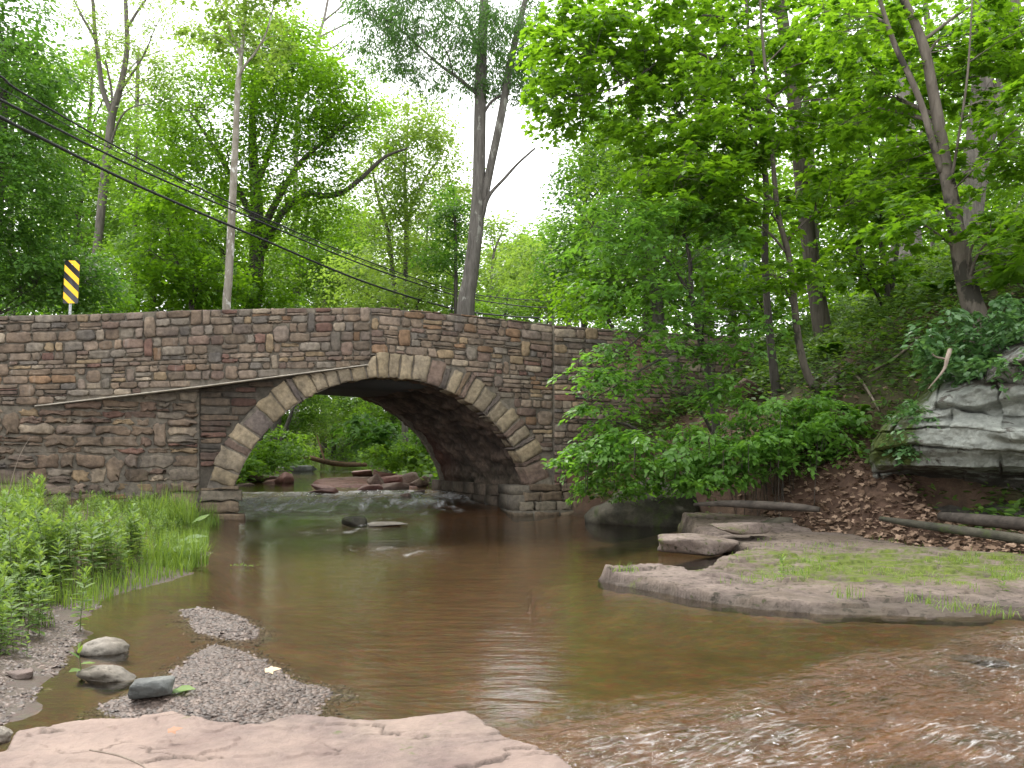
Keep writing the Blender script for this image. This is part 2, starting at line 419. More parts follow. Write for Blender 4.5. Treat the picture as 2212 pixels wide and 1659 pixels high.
# flow lines: ripples stretched along the current
ca, sa = math.cos(-.55), math.sin(-.55)
ax = WX*ca-WY*sa; ay = WX*sa+WY*ca
rip = fbm(np.stack([ax*1.7, ay*5.5, np.zeros_like(ax)], -1), 5, 41)
rid = 1-np.abs(fbm(np.stack([ax*1.3+9, ay*4.2, np.zeros_like(ax)], -1), 4, 43))*2.2
WZ = WZ+fast*(.040*rip+.038*rid*patch)+fast*.012*fbm(np.stack([ax*5, ay*11, np.zeros_like(ax)], -1), 3, 44)
WZ = WZ+(rapid)*(.028*fbm(np.stack([WX*1.8, WY*3.2, 0*WX], -1), 5, 45)+.04*rapid*vn(np.stack([WX*.6, WY*1.6, 0*WX], -1), 46))
WZ = WZ+np.maximum(run*.9, run2*.5)*patch*.02*fbm(np.stack([WX*4, WY*4, 0*WX], -1), 4, 47)
WZ = WZ+(1-st)*.0022*fbm(np.stack([WX*2.2, WY*5., 0*WX], -1), 3, 48)
t = NT('creek_water')
A_st = t.attr('stir').outputs['Fac']
b1 = t.noise(2.6, 4, .55, t.pos((1.2, 4.2, 1)), .6); b2 = t.noise(16, 4, .6, t.pos((1, 2.2, 1)), .5); b3 = t.noise(7, 6, .62, t.pos((1, 1.7, 1)), .4)
calm = t.math('ADD', b1, t.math('MULTIPLY', b2, .30))
nb = t.bump(calm, .17, .03)
fl0 = t.n('Mapping'); fl0.inputs['Scale'].default_value = (2.2, 9, 1); t.l(t.attr('flow').outputs['Vector'], fl0.inputs['Vector'])
nb = t.bump(t.math('ADD', t.math('MULTIPLY', b3, .6), t.noise(1.0, 4, .55, fl0.outputs[0], .5)), A_st, .075, nb)
fr = t.n('Fresnel'); fr.inputs['IOR'].default_value = 1.44; t.l(nb, fr.inputs['Normal'])
gl = t.n('BsdfGlossy'); gl.inputs['Roughness'].default_value = .03; t.l(nb, gl.inputs['Normal'])
gl.inputs['Color'].default_value = (1, 1, 1, 1)
tr = t.n('BsdfTransparent'); tr.inputs['Color'].default_value = (.88, .81, .66, 1)
mx = t.n('MixShader'); t.l(fr.outputs[0], mx.inputs[0]); t.l(tr.outputs[0], mx.inputs[1]); t.l(gl.outputs[0], mx.inputs[2])
foam = t.n('BsdfDiffuse'); foam.inputs['Color'].default_value = (.50, .49, .48, 1)  # matte pale colour painting in sky glints and silvery sheen on the ripples
A_glint = t.attr('foam').outputs['Fac']
fl = t.n('Mapping'); fl.inputs['Scale'].default_value = (4.6, 30, 1); t.l(t.attr('flow').outputs['Vector'], fl.inputs['Vector'])
fn = t.noise(1.0, 7, .74, fl.outputs[0], .5)
glint_mix = t.math('MULTIPLY', t.ramp(t.math('ADD', fn, t.math('MULTIPLY', A_glint, .34)), [(.70, 0.), (.90, 1.)]), t.math('ADD', .45, t.math('MULTIPLY', A_glint, .5)))
spk = t.ramp(t.noise(30, 3, .6, t.pos((1, 1.6, 1))), [(.67, 0.), (.72, 1.)])  # tiny painted sparkles
glint_mix = t.math('MAXIMUM', glint_mix, t.math('MULTIPLY', spk, t.math('MULTIPLY', A_glint, 3.0)))
mx2 = t.n('MixShader'); t.l(glint_mix, mx2.inputs[0]); t.l(mx.outputs[0], mx2.inputs[1]); t.l(foam.outputs[0], mx2.inputs[2])
M_WATER = t.done(mx2.outputs[0])
glint_amt = np.clip(rapid*(.46+.36*sst(.5, 2.4, fq))+fast*(.31+.24*sst(.1, .5, rid)*sst(.1, .6, patch))+run*.62*(.4+.6*patch)+run2*.60*(.3+.7*patch)+rap2*.8, 0, 1)
fw = sst(9, 7, WY); flow = np.stack([ax*fw*1.6+WX*.7*(1-fw), ay*fw*1.7+WY*(1-fw)*.036, 0*ax], -1)
water = build('stream_water', np.stack([WX, WY, WZ], -1).reshape(-1, 3), gridfaces(*WX.shape), M_WATER, attrs=dict(stir=st.ravel(), foam=glint_amt.ravel(), flow=flow.reshape(-1, 3)), smooth=True, origin=(0, 0, 0))
tag(water, 'shallow brown creek flowing out of the arch and spilling over bedrock', 'water', kind='structure')

# ------------------------------------------------------------------ rock slabs
def slab(name, label, cat, poly, top, base, step, mat, seed, amp=.02, edge=.12, rag=.08, moss=None, layers=4, crk=1.0, shrink=0., stepz=.022, wet=.05):
    """bedded rock: a stack of thin beds with ragged edges, split and cracked on top"""
    poly = np.asarray(poly); x0, y0 = poly.min(0)-.25; x1, y1 = poly.max(0)+.25
    nx = int((x1-x0)/step)+1; ny = int((y1-y0)/step)+1
    X, Y = np.meshgrid(np.linspace(x0, x1, nx), np.linspace(y0, y1, ny))
    q = polydist(X, Y, poly)-shrink+rag*n2(X, Y, 1.7, 4, seed)
    T = top(X, Y)+amp*n2(X, Y, 1.1, 3, seed+2)+amp*.30*n2(X, Y, 14, 4, seed+3)
    lay = n2(X*1.0, Y*1.7, .9, 6, seed+4); sharp = .004
    gate2 = sst(-.2, .2, n2(X, Y, .7, 2, seed+9))
    T = T-stepz*(sst(-.15, -.15+sharp, lay)+.9*sst(.03, .03+sharp, lay)*gate2+.9*sst(.22, .22+sharp, lay))
    cr = np.abs(n2(X, Y*2.6, 1.2, 6, seed+6)); gate = sst(-.05, .2, n2(X, Y, 1.3, 3, seed+7)); CR = sst(.014, .004, cr)*gate*crk
    stp = np.minimum(np.minimum(np.abs(lay+.145), np.abs(lay-.035)), np.abs(lay-.225)); CR = np.maximum(CR, sst(.012, .004, stp)*sst(-.1, .3, n2(X, Y, 3, 3, seed+9))*.7*crk); T = T-.02*CR
    e = 0
    for i in range(layers):
        qi = q+edge*(1-(i+1)/layers)+.55*edge*n2(X, Y, 3.1, 5, seed+20+i)+.22*edge*n2(X, Y, 14, 3, seed+40+i)
        e = e+np.clip(qi/(step*1.2), 0, 1)/layers
    Z = base+(T-base)*e
    Z = -.65+(Z+.65)*np.clip((q+edge*1.0+.4*edge*n2(X, Y, 4, 4, seed+61))/(step*1.5), 0, 1)
    keep = q > -edge*2.6-2*step
    V = np.stack([X, Y, Z], -1).reshape(-1, 3)
    Fc = gridfaces(ny, nx); k = keep.ravel()[Fc].all(1); Fc = Fc[k]
    used = np.unique(Fc); mp = np.full(len(V), -1); mp[used] = np.arange(len(used))
    ms = moss(X, Y, q).ravel()[used] if moss is not None else np.zeros(len(used))
    CR = np.maximum(CR, .65*sst(wet+.03, wet-.03, Z+.02*n2(X, Y, 4, 3, seed+8)))  # damp waterline band; on the shelf it also paints shade onto the sides
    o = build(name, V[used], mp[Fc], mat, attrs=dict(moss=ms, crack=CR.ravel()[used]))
    return tag(o, label, cat)

M_PINK = mat_rock('pink_shale', (.21, .14, .125), (.27, .20, .175), (.36, .28, .225), 2.6, 1., ((.05, .075, .02), (.10, .12, .03)), .70, .3, .72, msc=5, gain=.55, blot=(.29, .215, .175))
fp = [P(u, v, F*1.16/(v-HZ))[:2] for u, v in [(-120, 1640), (10, 1605), (40, 1560), (170, 1537), (300, 1530), (380, 1519), (460, 1545), (560, 1552), (640, 1532), (720, 1538), (800, 1545), (930, 1537), (1010, 1527), (1060, 1562), (1130, 1588), (1200, 1606), (1262, 1640), (1275, 1665)]]
fp = fp+[np.array([.55, 2.6]), np.array([.5, .4]), np.array([-3.2, .4]), np.array([-3.0, 2.8])]
slab('rock_slab', 'flat pink shale slab with dark cracks and moss tufts across the near shore', 'rock', fp, lambda x, y: .14+.02*np.sin(x*1.3)+.0*y, -.04, .0085, M_PINK, 61, .016, .06, .05, lambda x, y, q: .05+.32*sst(.03, 0, np.abs(n2(x, y*2.2, 1.3, 5, 67))), 3, .8, .0, .009, .045)

M_SHELF = mat_rock('shelf_shale', (.13, .10, .085), (.235, .185, .16), (.31, .25, .21), 2.6, 1., ((.042, .058, .012), (.115, .145, .024)), .555, .2, .85, msc=5.5, blot=(.10, .078, .052), speck=.95, gain=.62)
def shmoss(x, y, q):
    m = -.20+.55*sst(1.4, 3.0, x)*sst(7.3, 8.6, y)*sst(11.6, 9.6, y)+.15*n2(x, y, .8, 3, 77)
    return m+.22*sst(0.25, 0, np.abs(q))*sst(2.6, 1.2, x)+.30*sst(13.6, 15.0, y)-.3*sst(6.9, 6.4, y)
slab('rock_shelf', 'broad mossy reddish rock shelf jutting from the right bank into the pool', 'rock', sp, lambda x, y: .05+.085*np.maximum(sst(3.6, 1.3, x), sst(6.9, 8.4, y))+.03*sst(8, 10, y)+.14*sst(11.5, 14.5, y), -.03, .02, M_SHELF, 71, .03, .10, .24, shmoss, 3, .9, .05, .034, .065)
M_MOSSROCK = mat_rock('mossy_rock', (.02, .02, .015), (.045, .042, .03), (.09, .08, .06), 2.2, .8, ((.02, .035, .008), (.06, .085, .015)), .56, .25, .85)
# ------------------------------------------------------------------ stone bridge
TH = RAD(16); BC, BS = math.cos(TH), math.sin(TH)
B0 = np.array([-2.66, 17.6]); BAX = np.array([-math.sin(RAD(28.6)), math.cos(RAD(28.6))])*4.85   # along the face / through the barrel
def face(t): return np.stack([B0[0]+np.asarray(t)*BC, B0[1]+np.asarray(t)*BS], -1)
def u2t(u):
    k = (u-CU)/F; return (k*B0[1]-B0[0])/(BC-k*BS)
def row2z(u, v):
    d = B0[1]+u2t(u)*BS; return EYE-(v-HZ)/F*d
AC, AZ, AR, AE = .17, -.297, 3.137, 3.62           # arch centre, radius inside, radius outside the ring
pl0 = face(-.2); pl1 = np.array([-8.33, 15.2]); pdir = (pl1-pl0)/np.linalg.norm(pl1-pl0)    # oblique parapet to the left
pnor = np.array([-pdir[1], pdir[0]]); pnor = pnor if pnor[1] < 0 else -pnor
fnor = np.array([BS, -BC])
SPL = np.linalg.norm(pl1-pl0)
def pline(s): return pl0+np.asarray(s)[..., None]*pdir
_tu = [0, 200, 400, 600, 780, 822, 1000, 1200, 1400, 1500]; _tv = [680, 676, 668, 664, 662, 663, 680, 702, 716, 721]
_ts = []
for u, v in zip(_tu, _tv):
    if u < 790:
        k = (u-CU)/F; s = (k*pl0[1]-pl0[0])/(pdir[0]-k*pdir[1]); d = pl0[1]+s*pdir[1]; _ts.append((-.2-s, EYE-(v-HZ)/F*d))
    else: _ts.append((u2t(u), row2z(u, v)))
_ts = np.array(sorted(_ts)); _ts = np.vstack([[_ts[0][0]-6, _ts[0][1]-.25], _ts, [_ts[-1][0]+4, _ts[-1][1]-.05]])
def ztop(a): return np.interp(a, _ts[:, 0], _ts[:, 1])
# steel plate line under the oblique parapet
_pu = [75, 430, 800]; _pv = [877, 835, 787]; _ps = []
for u, v in zip(_pu, _pv):
    k = (u-CU)/F; s = (k*pl0[1]-pl0[0])/(pdir[0]-k*pdir[1]); d = pl0[1]+s*pdir[1]; _ps.append((s, EYE-(v-HZ)/F*d))
_ps = np.array(sorted(_ps))
def zplate(s): return np.interp(s, _ps[:, 0], _ps[:, 1])
S_END = _ps[-1][0]

PAL = np.array([(.115, .078, .070), (.135, .100, .078), (.15, .138, .125), (.235, .175, .11), (.17, .098, .055), (.075, .078, .082), (.29, .245, .20), (.13, .062, .056), (.16, .125, .10), (.105, .085, .07), (.19, .15, .125), (.14, .115, .105)])
PAL = (PAL*.60+PAL.mean(0)*.40*.95)*np.array([1.0, 1.01, .965])*1.04
PW = np.array([.14, .16, .13, .07, .07, .05, .06, .05, .15, .12, .10, .10]); PW = PW/PW.sum()
MORTAR = np.array([.13, .115, .095])

class Masonry:
    def __init__(s): s.V = []; s.F = {}; s.C = []; s.n = 0
    def put(s, V, Fs, C):
        s.V.append(V); s.C.append(C)
        for f in Fs: s.F.setdefault(f.shape[1], []).append(f+s.n)
        s.n += len(V)
    def stone(s, out, nrm, h, col, rng, rough=.012, seed=0, bev=.014):
        """out: function (a,b)->world point on plane; builds one stone from outline 'out' (k,2) mapped by s.mp"""
        k = len(out); c = out.mean(0)
        sizes = np.linalg.norm(out-c, axis=1)
        rings = [(1.0, -.03), (1.0, h*.55), (None, h), (.5, h)]
        pts = []; dep = []
        for f, d in rings:
            if f is None: r = c+(out-c)*np.maximum(1-bev/np.maximum(sizes, .02), .4)[:, None]
            else: r = c+(out-c)*f
            pts.append(r); dep.append(np.full(k, d))
        pts = np.vstack(pts+[c[None]]); dep = np.concatenate(dep+[[h]])
        nz = fbm(np.stack([pts[:, 0]*7, pts[:, 1]*7, np.full(len(pts), seed*1.7)], -1), 3, 3)
        tilt = rng.normal(0, .05, 2)
        dep = dep+np.where(dep > h*.4, nz*rough*1.6+((pts-c)@tilt)*.6, 0)
        W = s.mp(pts[:, 0], pts[:, 1])+np.stack([nrm[0]*dep, nrm[1]*dep, 0*dep], -1)
        q = gridfaces(4, k, 0, True); e = 3*k
        tri = np.stack([e+np.arange(k), e+(np.arange(k)+1) % k, np.full(k, 4*k)], -1)
        s.put(W, [q, tri], np.repeat(col[None], len(W), 0)*(1+.08*nz[:, None]))
    def wall(s, mp, nrm, a0, a1, zmin, zmax, inside, rng, cell=(.05, .048), wr=(3, 8), hr=(2, 4), gap=.009, h=(.022, .060), rough=.012, ragged=.008, project=None, pal=PAL, pw=PW, warp=None, big=.06, dark=1., bev=.009):
        s.mp = mp
        na = int((a1-a0)/cell[0]); nb = int((zmax-zmin)/cell[1]); occ = np.zeros((nb, na), bool)
        rects = []; b = 0
        while b < nb:                                   # course by course
            ch = min(int(rng.integers(hr[0], hr[1]+1)), nb-b); nxt = int(rng.integers(hr[0], hr[1]+1)); a = 0
            while a < na:
                if occ[b, a]: a += 1; continue
                run = 1
                while a+run < na and not occ[b, a+run] and run < wr[1]+wr[0]: run += 1
                w = int(rng.integers(wr[0], wr[1]+1)); tall = rng.random() < big
                if tall: w = int(rng.integers(wr[0], wr[0]+3))
                if run-w < wr[0]: w = run if run <= wr[1]+1 else run//2
                hh = min(ch+(nxt if tall else 0), nb-b)
                if not tall and w >= 4 and ch >= 3 and rng.random() < .22:      # two thin stones in one course
                    k = 1 if ch == 3 and rng.random() < .5 else ch//2
                    rects += [(a, b, w, k), (a, b+k, w, ch-k)]
                else: rects.append((a, b, w, hh))
                occ[b:b+hh, a:a+w] = True; a += w
            b += ch
        for a, b, ww, hh in rects:
            if 1:
                if ww < 2: continue
                x0 = a0+a*cell[0]; x1 = x0+ww*cell[0]; y0 = zmin+b*cell[1]; y1 = y0+hh*cell[1]
                g = gap*rng.uniform(.6, 1.5)
                x0 += g; x1 -= g; y0 += g*.8; y1 -= g*.8
                m = 4; lx = np.linspace(0, 1, m+1)[:-1]
                o = np.vstack([np.c_[x0+(x1-x0)*lx, 0*lx+y0], np.c_[0*lx+x1, y0+(y1-y0)*lx], np.c_[x1-(x1-x0)*lx, 0*lx+y1], np.c_[0*lx+x0, y1-(y1-y0)*lx]])
                cr = min(x1-x0, y1-y0)*rng.uniform(.04, .18)
                ctr = o.mean(0)
                cs = np.arange(4)*m
                o[cs] += np.sign(ctr-o[cs])*cr*.6
                o += rng.normal(0, ragged, o.shape)*np.array([1, .8])
                if warp is not None: o[:, 1] = warp(o[:, 0], o[:, 1])
                c2 = o.mean(0)
                if not inside(c2[0], c2[1]): continue
                if project is not None: o = project(o)
                A = .5*abs(np.dot(o[:, 0], np.roll(o[:, 1], 1))-np.dot(o[:, 1], np.roll(o[:, 0], 1)))
                if A < .004: continue
                col = pal[rng.choice(len(pal), p=pw)]*rng.uniform(.8, 1.25)*dark
                s.stone(o, nrm, rng.uniform(*h), col, rng, rough, rng.integers(0, 9999), bev)
    def backing(s, mp, nrm, avals, bot, top, depth=.0, thick=.4, rng=None, dark=1., nb=14):
        """mortar face with a body of the given thickness"""
        na = len(avals); Vf = []; 
        for a in avals:
            z = np.linspace(bot(a), top(a), nb)
            Vf.append(np.stack([np.full(nb, a), z], -1))
        Vf = np.array(Vf).reshape(-1, 2)
        nz = fbm(np.stack([Vf[:, 0]*6, Vf[:, 1]*6, 0*Vf[:, 0]], -1), 3, 17)*.008
        W = mp(Vf[:, 0], Vf[:, 1])
        fr = W+np.stack([nrm[0]*(depth+nz), nrm[1]*(depth+nz), 0*nz], -1)
        bk = W-np.stack([nrm[0]*(thick+0*nz), nrm[1]*(thick+0*nz), 0*nz], -1)
        s.put(fr, [gridfaces(na, nb)], np.repeat(MORTAR[None]*dark, len(fr), 0)*(1+6*nz[:, None]))
        s.put(bk, [gridfaces(na, nb)[:, ::-1]], np.repeat(MORTAR[None], len(bk), 0))
        e = np.arange(na-1)*nb
        both = np.vstack([fr, bk]); n = len(fr)
        q1 = np.stack([e+nb-1, e+2*nb-1, e+2*nb-1+n, e+nb-1+n], -1); q2 = np.stack([e+n, e+nb+n, e+nb, e], -1)
        k = np.arange(nb-1); q3 = np.stack([k, k+1, k+1+n, k+n], -1); l = (na-1)*nb; q4 = np.stack([l+k+n, l+k+1+n, l+k+1, l+k], -1)
        s.put(both, [q1, q2, q3, q4], np.repeat(MORTAR[None]*1.05, 2*n, 0))
    def build(s, name, mat, parent, **k):
        return build(name, np.vstack(s.V), [np.concatenate(f) for f in s.F.values()], mat, parent, attrs=dict(col=np.vstack(s.C)), **k)

M_STONE = mat_masonry('bridge_masonry')
M_STONE_OLD = mat_masonry('old_masonry', .18)
bridge = empty('stone_bridge', (B0[0], B0[1], 0), 'old brown stone arch bridge with humped parapet spanning the creek', 'bridge')
rng = np.random.default_rng(4)
fmap = lambda a, z: np.concatenate([face(a), np.asarray(z)[..., None]], -1)
def omap(off): return lambda a, z: np.concatenate([face(a)+fnor*off, np.asarray(z)[..., None]], -1)
def exz(a): return AZ+math.sqrt(max(AE*AE-(a-AC)**2, 0)) if abs(a-AC) < AE else -9
# parapet, right of the plate, with the spandrel it runs into
W = Masonry(); TR = u2t(1195)
def bot_r(a):
    return max(exz(a)-.03, -.3) if abs(a-AC) < AE else -.3
def proj_arch(o):
    r = np.hypot(o[:, 0]-AC, o[:, 1]-AZ); k = np.maximum((AE+.012)/r, 1)
    o = np.c_[AC+(o[:, 0]-AC)*k, AZ+(o[:, 1]-AZ)*k]
    o[:, 1] = np.minimum(o[:, 1], ztop(o[:, 0])+.006*np.sin(o[:, 0]*23)); return o
def warp(a, w): return w+(ztop(a)-4.2)*np.clip((w-1.6)/2.0, 0, 1)
W.wall(fmap, fnor, -.19, TR-.02, -.15, 4.22, lambda a, z: np.hypot(a-AC, z-AZ) > AE+.02 and z < ztop(a) and not (a < 2.2 and z < 1), rng, project=proj_arch, warp=warp, wr=(3, 9), hr=(2, 4), big=.06)
W.backing(fmap, fnor, np.linspace(-.2, AC+AE-.02, 80), bot_r, lambda a: ztop(a)-.02)
W.backing(fmap, fnor, np.linspace(AC+AE-.01, TR+.02, 10), lambda a: -.3, lambda a: ztop(a)-.02)
W.build('spandrel_wall', M_STONE, bridge)
W = Masonry()
W.wall(omap(.05), fnor, TR, 8.4, -.1, 4.2, lambda a, z: z < ztop(a), rng, warp=warp, wr=(4, 11), project=lambda o: np.c_[o[:, 0], np.minimum(o[:, 1], ztop(o[:, 0]))])
W.backing(omap(.05), fnor, np.linspace(TR-.01, 8.5, 30), lambda a: -.3, lambda a: ztop(a)-.015)
W.build('abutment_wall', M_STONE, bridge)
# oblique parapet on the left
W = Masonry()
smap = lambda s, z: np.concatenate([pline(s), np.asarray(z)[..., None]], -1)
zb = lambda s: zplate(min(s, S_END))+(s > S_END)*0-.0
def proj_p(o):
    return np.c_[o[:, 0], np.clip(o[:, 1], zplate(np.minimum(o[:, 0], S_END))+.012, ztop(-.2-o[:, 0])+.006*np.sin(o[:, 0]*19))]
W.wall(smap, pnor, .01, 8.6, 1.3, 4.22, lambda s, z: zb(s)+.03 < z < ztop(-.2-s), rng, project=proj_p, warp=lambda s, w: w+(ztop(-.2-s)-4.2)*np.clip((w-1.6)/2.0, 0, 1), big=.10)
W.backing(smap, pnor, np.linspace(0, 8.7, 90), lambda s: zplate(min(s, S_END))+.004, lambda s: ztop(-.2-s)-.02, thick=.75)
W.build('parapet', M_STONE, bridge)
# the pale flange it stands on
a = np.linspace(-.05, S_END, 60); p = pline(a); z = zplate(a)
prof = [(.055, -.012), (.055, .006), (-.7, .001), (-.7, -.012)]
V = np.stack([np.stack([p[:, 0]+pnor[0]*o, p[:, 1]+pnor[1]*o, z+h], -1) for o, h in prof], 1).reshape(-1, 3)
build('support_flange', V, [gridfaces(60, 4, 0, True), np.array([[0, 1, 2, 3], [236+3, 236+2, 236+1, 236]])], mat_plain('weathered_steel', (.40, .36, .30), .7, .3, 0., .3, 9), bridge)
# wing wall set back below, rougher and older
W = Masonry(); corner = face(u2t(430)-.0); wend = pline(np.array(S_END))-pnor*.03
wl = np.linalg.norm(wend-corner); wdir = (wend-corner)/wl
wmap = lambda s, z: np.concatenate([corner+np.asarray(s)[..., None]*wdir, np.asarray(z)[..., None]], -1)
wnor = np.array([-wdir[1], wdir[0]]); wnor = wnor if wnor[1] < 0 else -wnor
OLD = PAL*np.array([.92, .9, .88]); OW = np.array([.2, .18, .14, .05, .05, .03, .05, .08, .14, .16, .1, .1]); OW /= OW.sum()
def wtop(s):   # stay under the parapet
    q = corner+s*wdir; ss = np.dot(q-pl0, pdir); return float(zplate(min(ss, S_END)))-.016
W.wall(wmap, wnor, 0.02, wl+1.9, -.1, 2.7, lambda s, z: z < wtop(s)-.03 if s < wl else z < 2.08, rng, cell=(.062, .066), wr=(4, 10), hr=(2, 4), gap=.018, h=(.012, .085), rough=.03, ragged=.02, pal=OLD, pw=OW, big=.06, bev=.03,
       project=lambda o: np.c_[o[:, 0], np.minimum(o[:, 1], np.array([wtop(q) if q < wl else 2.10 for q in o[:, 0]])-.004)])
W.backing(wmap, wnor, np.linspace(0, wl+2, 60), lambda s: -.3, lambda s: wtop(s) if s < wl else 2.12, thick=.5)
W.build('wing_wall', M_STONE_OLD, bridge)
# left spandrel under the overhang, whose shade is painted into darker stone and mortar
W = Masonry()
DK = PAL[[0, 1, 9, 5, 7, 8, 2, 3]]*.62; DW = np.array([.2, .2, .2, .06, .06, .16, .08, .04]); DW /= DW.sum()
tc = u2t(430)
def stop(a):
    q = face(a); ss = np.dot(q-pl0, pdir); return float(zplate(min(max(ss, 0), S_END)))-.016
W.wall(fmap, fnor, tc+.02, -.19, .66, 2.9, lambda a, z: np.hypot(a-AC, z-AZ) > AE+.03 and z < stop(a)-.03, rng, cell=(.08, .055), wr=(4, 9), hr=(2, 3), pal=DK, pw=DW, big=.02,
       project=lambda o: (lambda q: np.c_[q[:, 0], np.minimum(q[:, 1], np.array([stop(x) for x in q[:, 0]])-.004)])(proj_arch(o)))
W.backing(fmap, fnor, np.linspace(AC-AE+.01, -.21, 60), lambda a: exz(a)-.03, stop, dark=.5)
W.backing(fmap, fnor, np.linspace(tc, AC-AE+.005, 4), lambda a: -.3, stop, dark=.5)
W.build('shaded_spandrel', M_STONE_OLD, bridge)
# voussoirs
M_VOU = mat_masonry('arch_stones', .1)
ring = bpy.data.objects.new('arch_ring', None); COL.objects.link(ring); ring.parent = bridge
ring.location = (0, 0, 0)
zsp = .63; a0 = math.acos((-2.99-0)/AR*1.0) if False else math.pi-math.asin((zsp-AZ)/AR); a1 = math.asin((zsp-AZ)/AR)
TAN = np.array([(.225, .184, .125), (.21, .176, .13), (.25, .206, .145), (.185, .155, .115)]); DRK = np.array([(.10, .085, .075), (.15, .11, .09), (.15, .11, .075), (.12, .10, .09)])
S = Masonry(); nbk = 60; ab = np.linspace(a0+.09, a1-.09, nbk); MV = []
for rr_ in (AR-.005, AR+.15, AR+.3, AE-.01): MV.append(np.c_[AC+rr_*np.cos(ab), AZ+rr_*np.sin(ab)])
MV = np.vstack(MV); zcap = np.array([stop(x) if x < -.2 else 9 for x in MV[:, 0]])-.01; MV[:, 1] = np.minimum(MV[:, 1], zcap)
fr_ = omap(.022)(MV[:, 0], MV[:, 1]); S.put(fr_, [gridfaces(4, nbk)], np.repeat((MORTAR*1.1)[None], len(fr_), 0)); S.build('ring_mortar', M_VOU, ring)
ang = a0; i = 0; last = 0
while ang > a1+.01:
    wide = rng.random() < (.95 if last == 0 else .66); last = 0 if not wide else 1
    wd = (rng.uniform(.19, .31) if wide else rng.uniform(.09, .16))/AR
    if (ang > 2.2): wd *= 1.35
    if ang-wd < a1+.05: wd = ang-a1
    ri = AR+rng.uniform(-.02, .015); re = AE+rng.uniform(-.07, .06)
    k = 4; aa = np.linspace(ang-.004, ang-wd+.004, k+1)
    o = np.vstack([np.c_[AC+ri*np.cos(aa), AZ+ri*np.sin(aa)][:-1], np.c_[AC+np.linspace(ri, re, k+1)*math.cos(aa[-1]), AZ+np.linspace(ri, re, k+1)*math.sin(aa[-1])][:-1],
                   np.c_[AC+re*np.cos(aa[::-1]), AZ+re*np.sin(aa[::-1])][:-1], np.c_[AC+np.linspace(re, ri, k+1)*math.cos(aa[0]), AZ+np.linspace(re, ri, k+1)*math.sin(aa[0])][:-1]])
    o = o+rng.normal(0, .011, o.shape)
    if ang > math.pi/2+.12: o[:, 1] = np.minimum(o[:, 1], np.array([stop(x) if x < -.2 else 9 for x in o[:, 0]])-.004)
    S = Masonry(); S.mp = omap(.0)
    col = (TAN[rng.integers(0, 4)] if wide else DRK[rng.integers(0, 4)])*rng.uniform(.85, 1.1)
    if wide and rng.random() < .12: col = DRK[rng.integers(1, 4)]*1.1
    S.stone(o, fnor, rng.uniform(.045, .075), col, rng, .016, i*13, .02)
    # reach back into the barrel
    nb = len(o); bk = np.concatenate([face(o[:, 0]), o[:, 1:2]], -1); b2 = bk+np.array([BAX[0], BAX[1], 0])*.07; b2[:, :2] += 0
    S.put(np.vstack([bk, b2]), [gridfaces(2, nb, 0, True)[:, ::-1]], np.repeat(col[None], 2*nb, 0))
    S.build('voussoir', M_VOU, ring); ang -= wd; i += 1
# barrel vault
W = Masonry(); na, nl = 210, 130
aa = np.concatenate([np.full(30, math.pi), np.linspace(math.pi, 0, na), np.zeros(30)])
zz = np.concatenate([np.linspace(-.4, AZ, 30)*0+AZ, 0*np.linspace(0, 1, na), np.zeros(30)+AZ])
A, L = np.meshgrid(np.linspace(math.pi, 0, na), np.linspace(.01, 1, nl), indexing='ij')
nz = fbm(np.stack([A*AR*4.5, L*4.85*2.0, 0*A], -1), 5, 91); ng = np.clip(1-np.abs(fbm(np.stack([A*AR*6.5, L*4.85*2.6, 0*A+4], -1), 3, 92))*3, 0, 1)
R = AR+.02-.10*nz+.03*ng
aX = AC+R*np.cos(A); aZ = AZ+R*np.sin(A)
q = face(aX)
V = np.stack([q[..., 0]+BAX[0]*L, q[..., 1]+BAX[1]*L, aZ], -1).reshape(-1, 3)
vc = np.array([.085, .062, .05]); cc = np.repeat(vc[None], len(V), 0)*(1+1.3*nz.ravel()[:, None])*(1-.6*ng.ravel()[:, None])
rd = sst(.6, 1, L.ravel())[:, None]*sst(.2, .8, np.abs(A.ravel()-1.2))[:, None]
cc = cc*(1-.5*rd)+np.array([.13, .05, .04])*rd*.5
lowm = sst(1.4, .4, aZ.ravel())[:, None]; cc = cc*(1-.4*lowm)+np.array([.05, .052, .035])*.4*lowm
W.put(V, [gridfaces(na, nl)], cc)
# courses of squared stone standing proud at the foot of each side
W.build('barrel_vault', M_STONE_OLD, bridge, smooth=True)
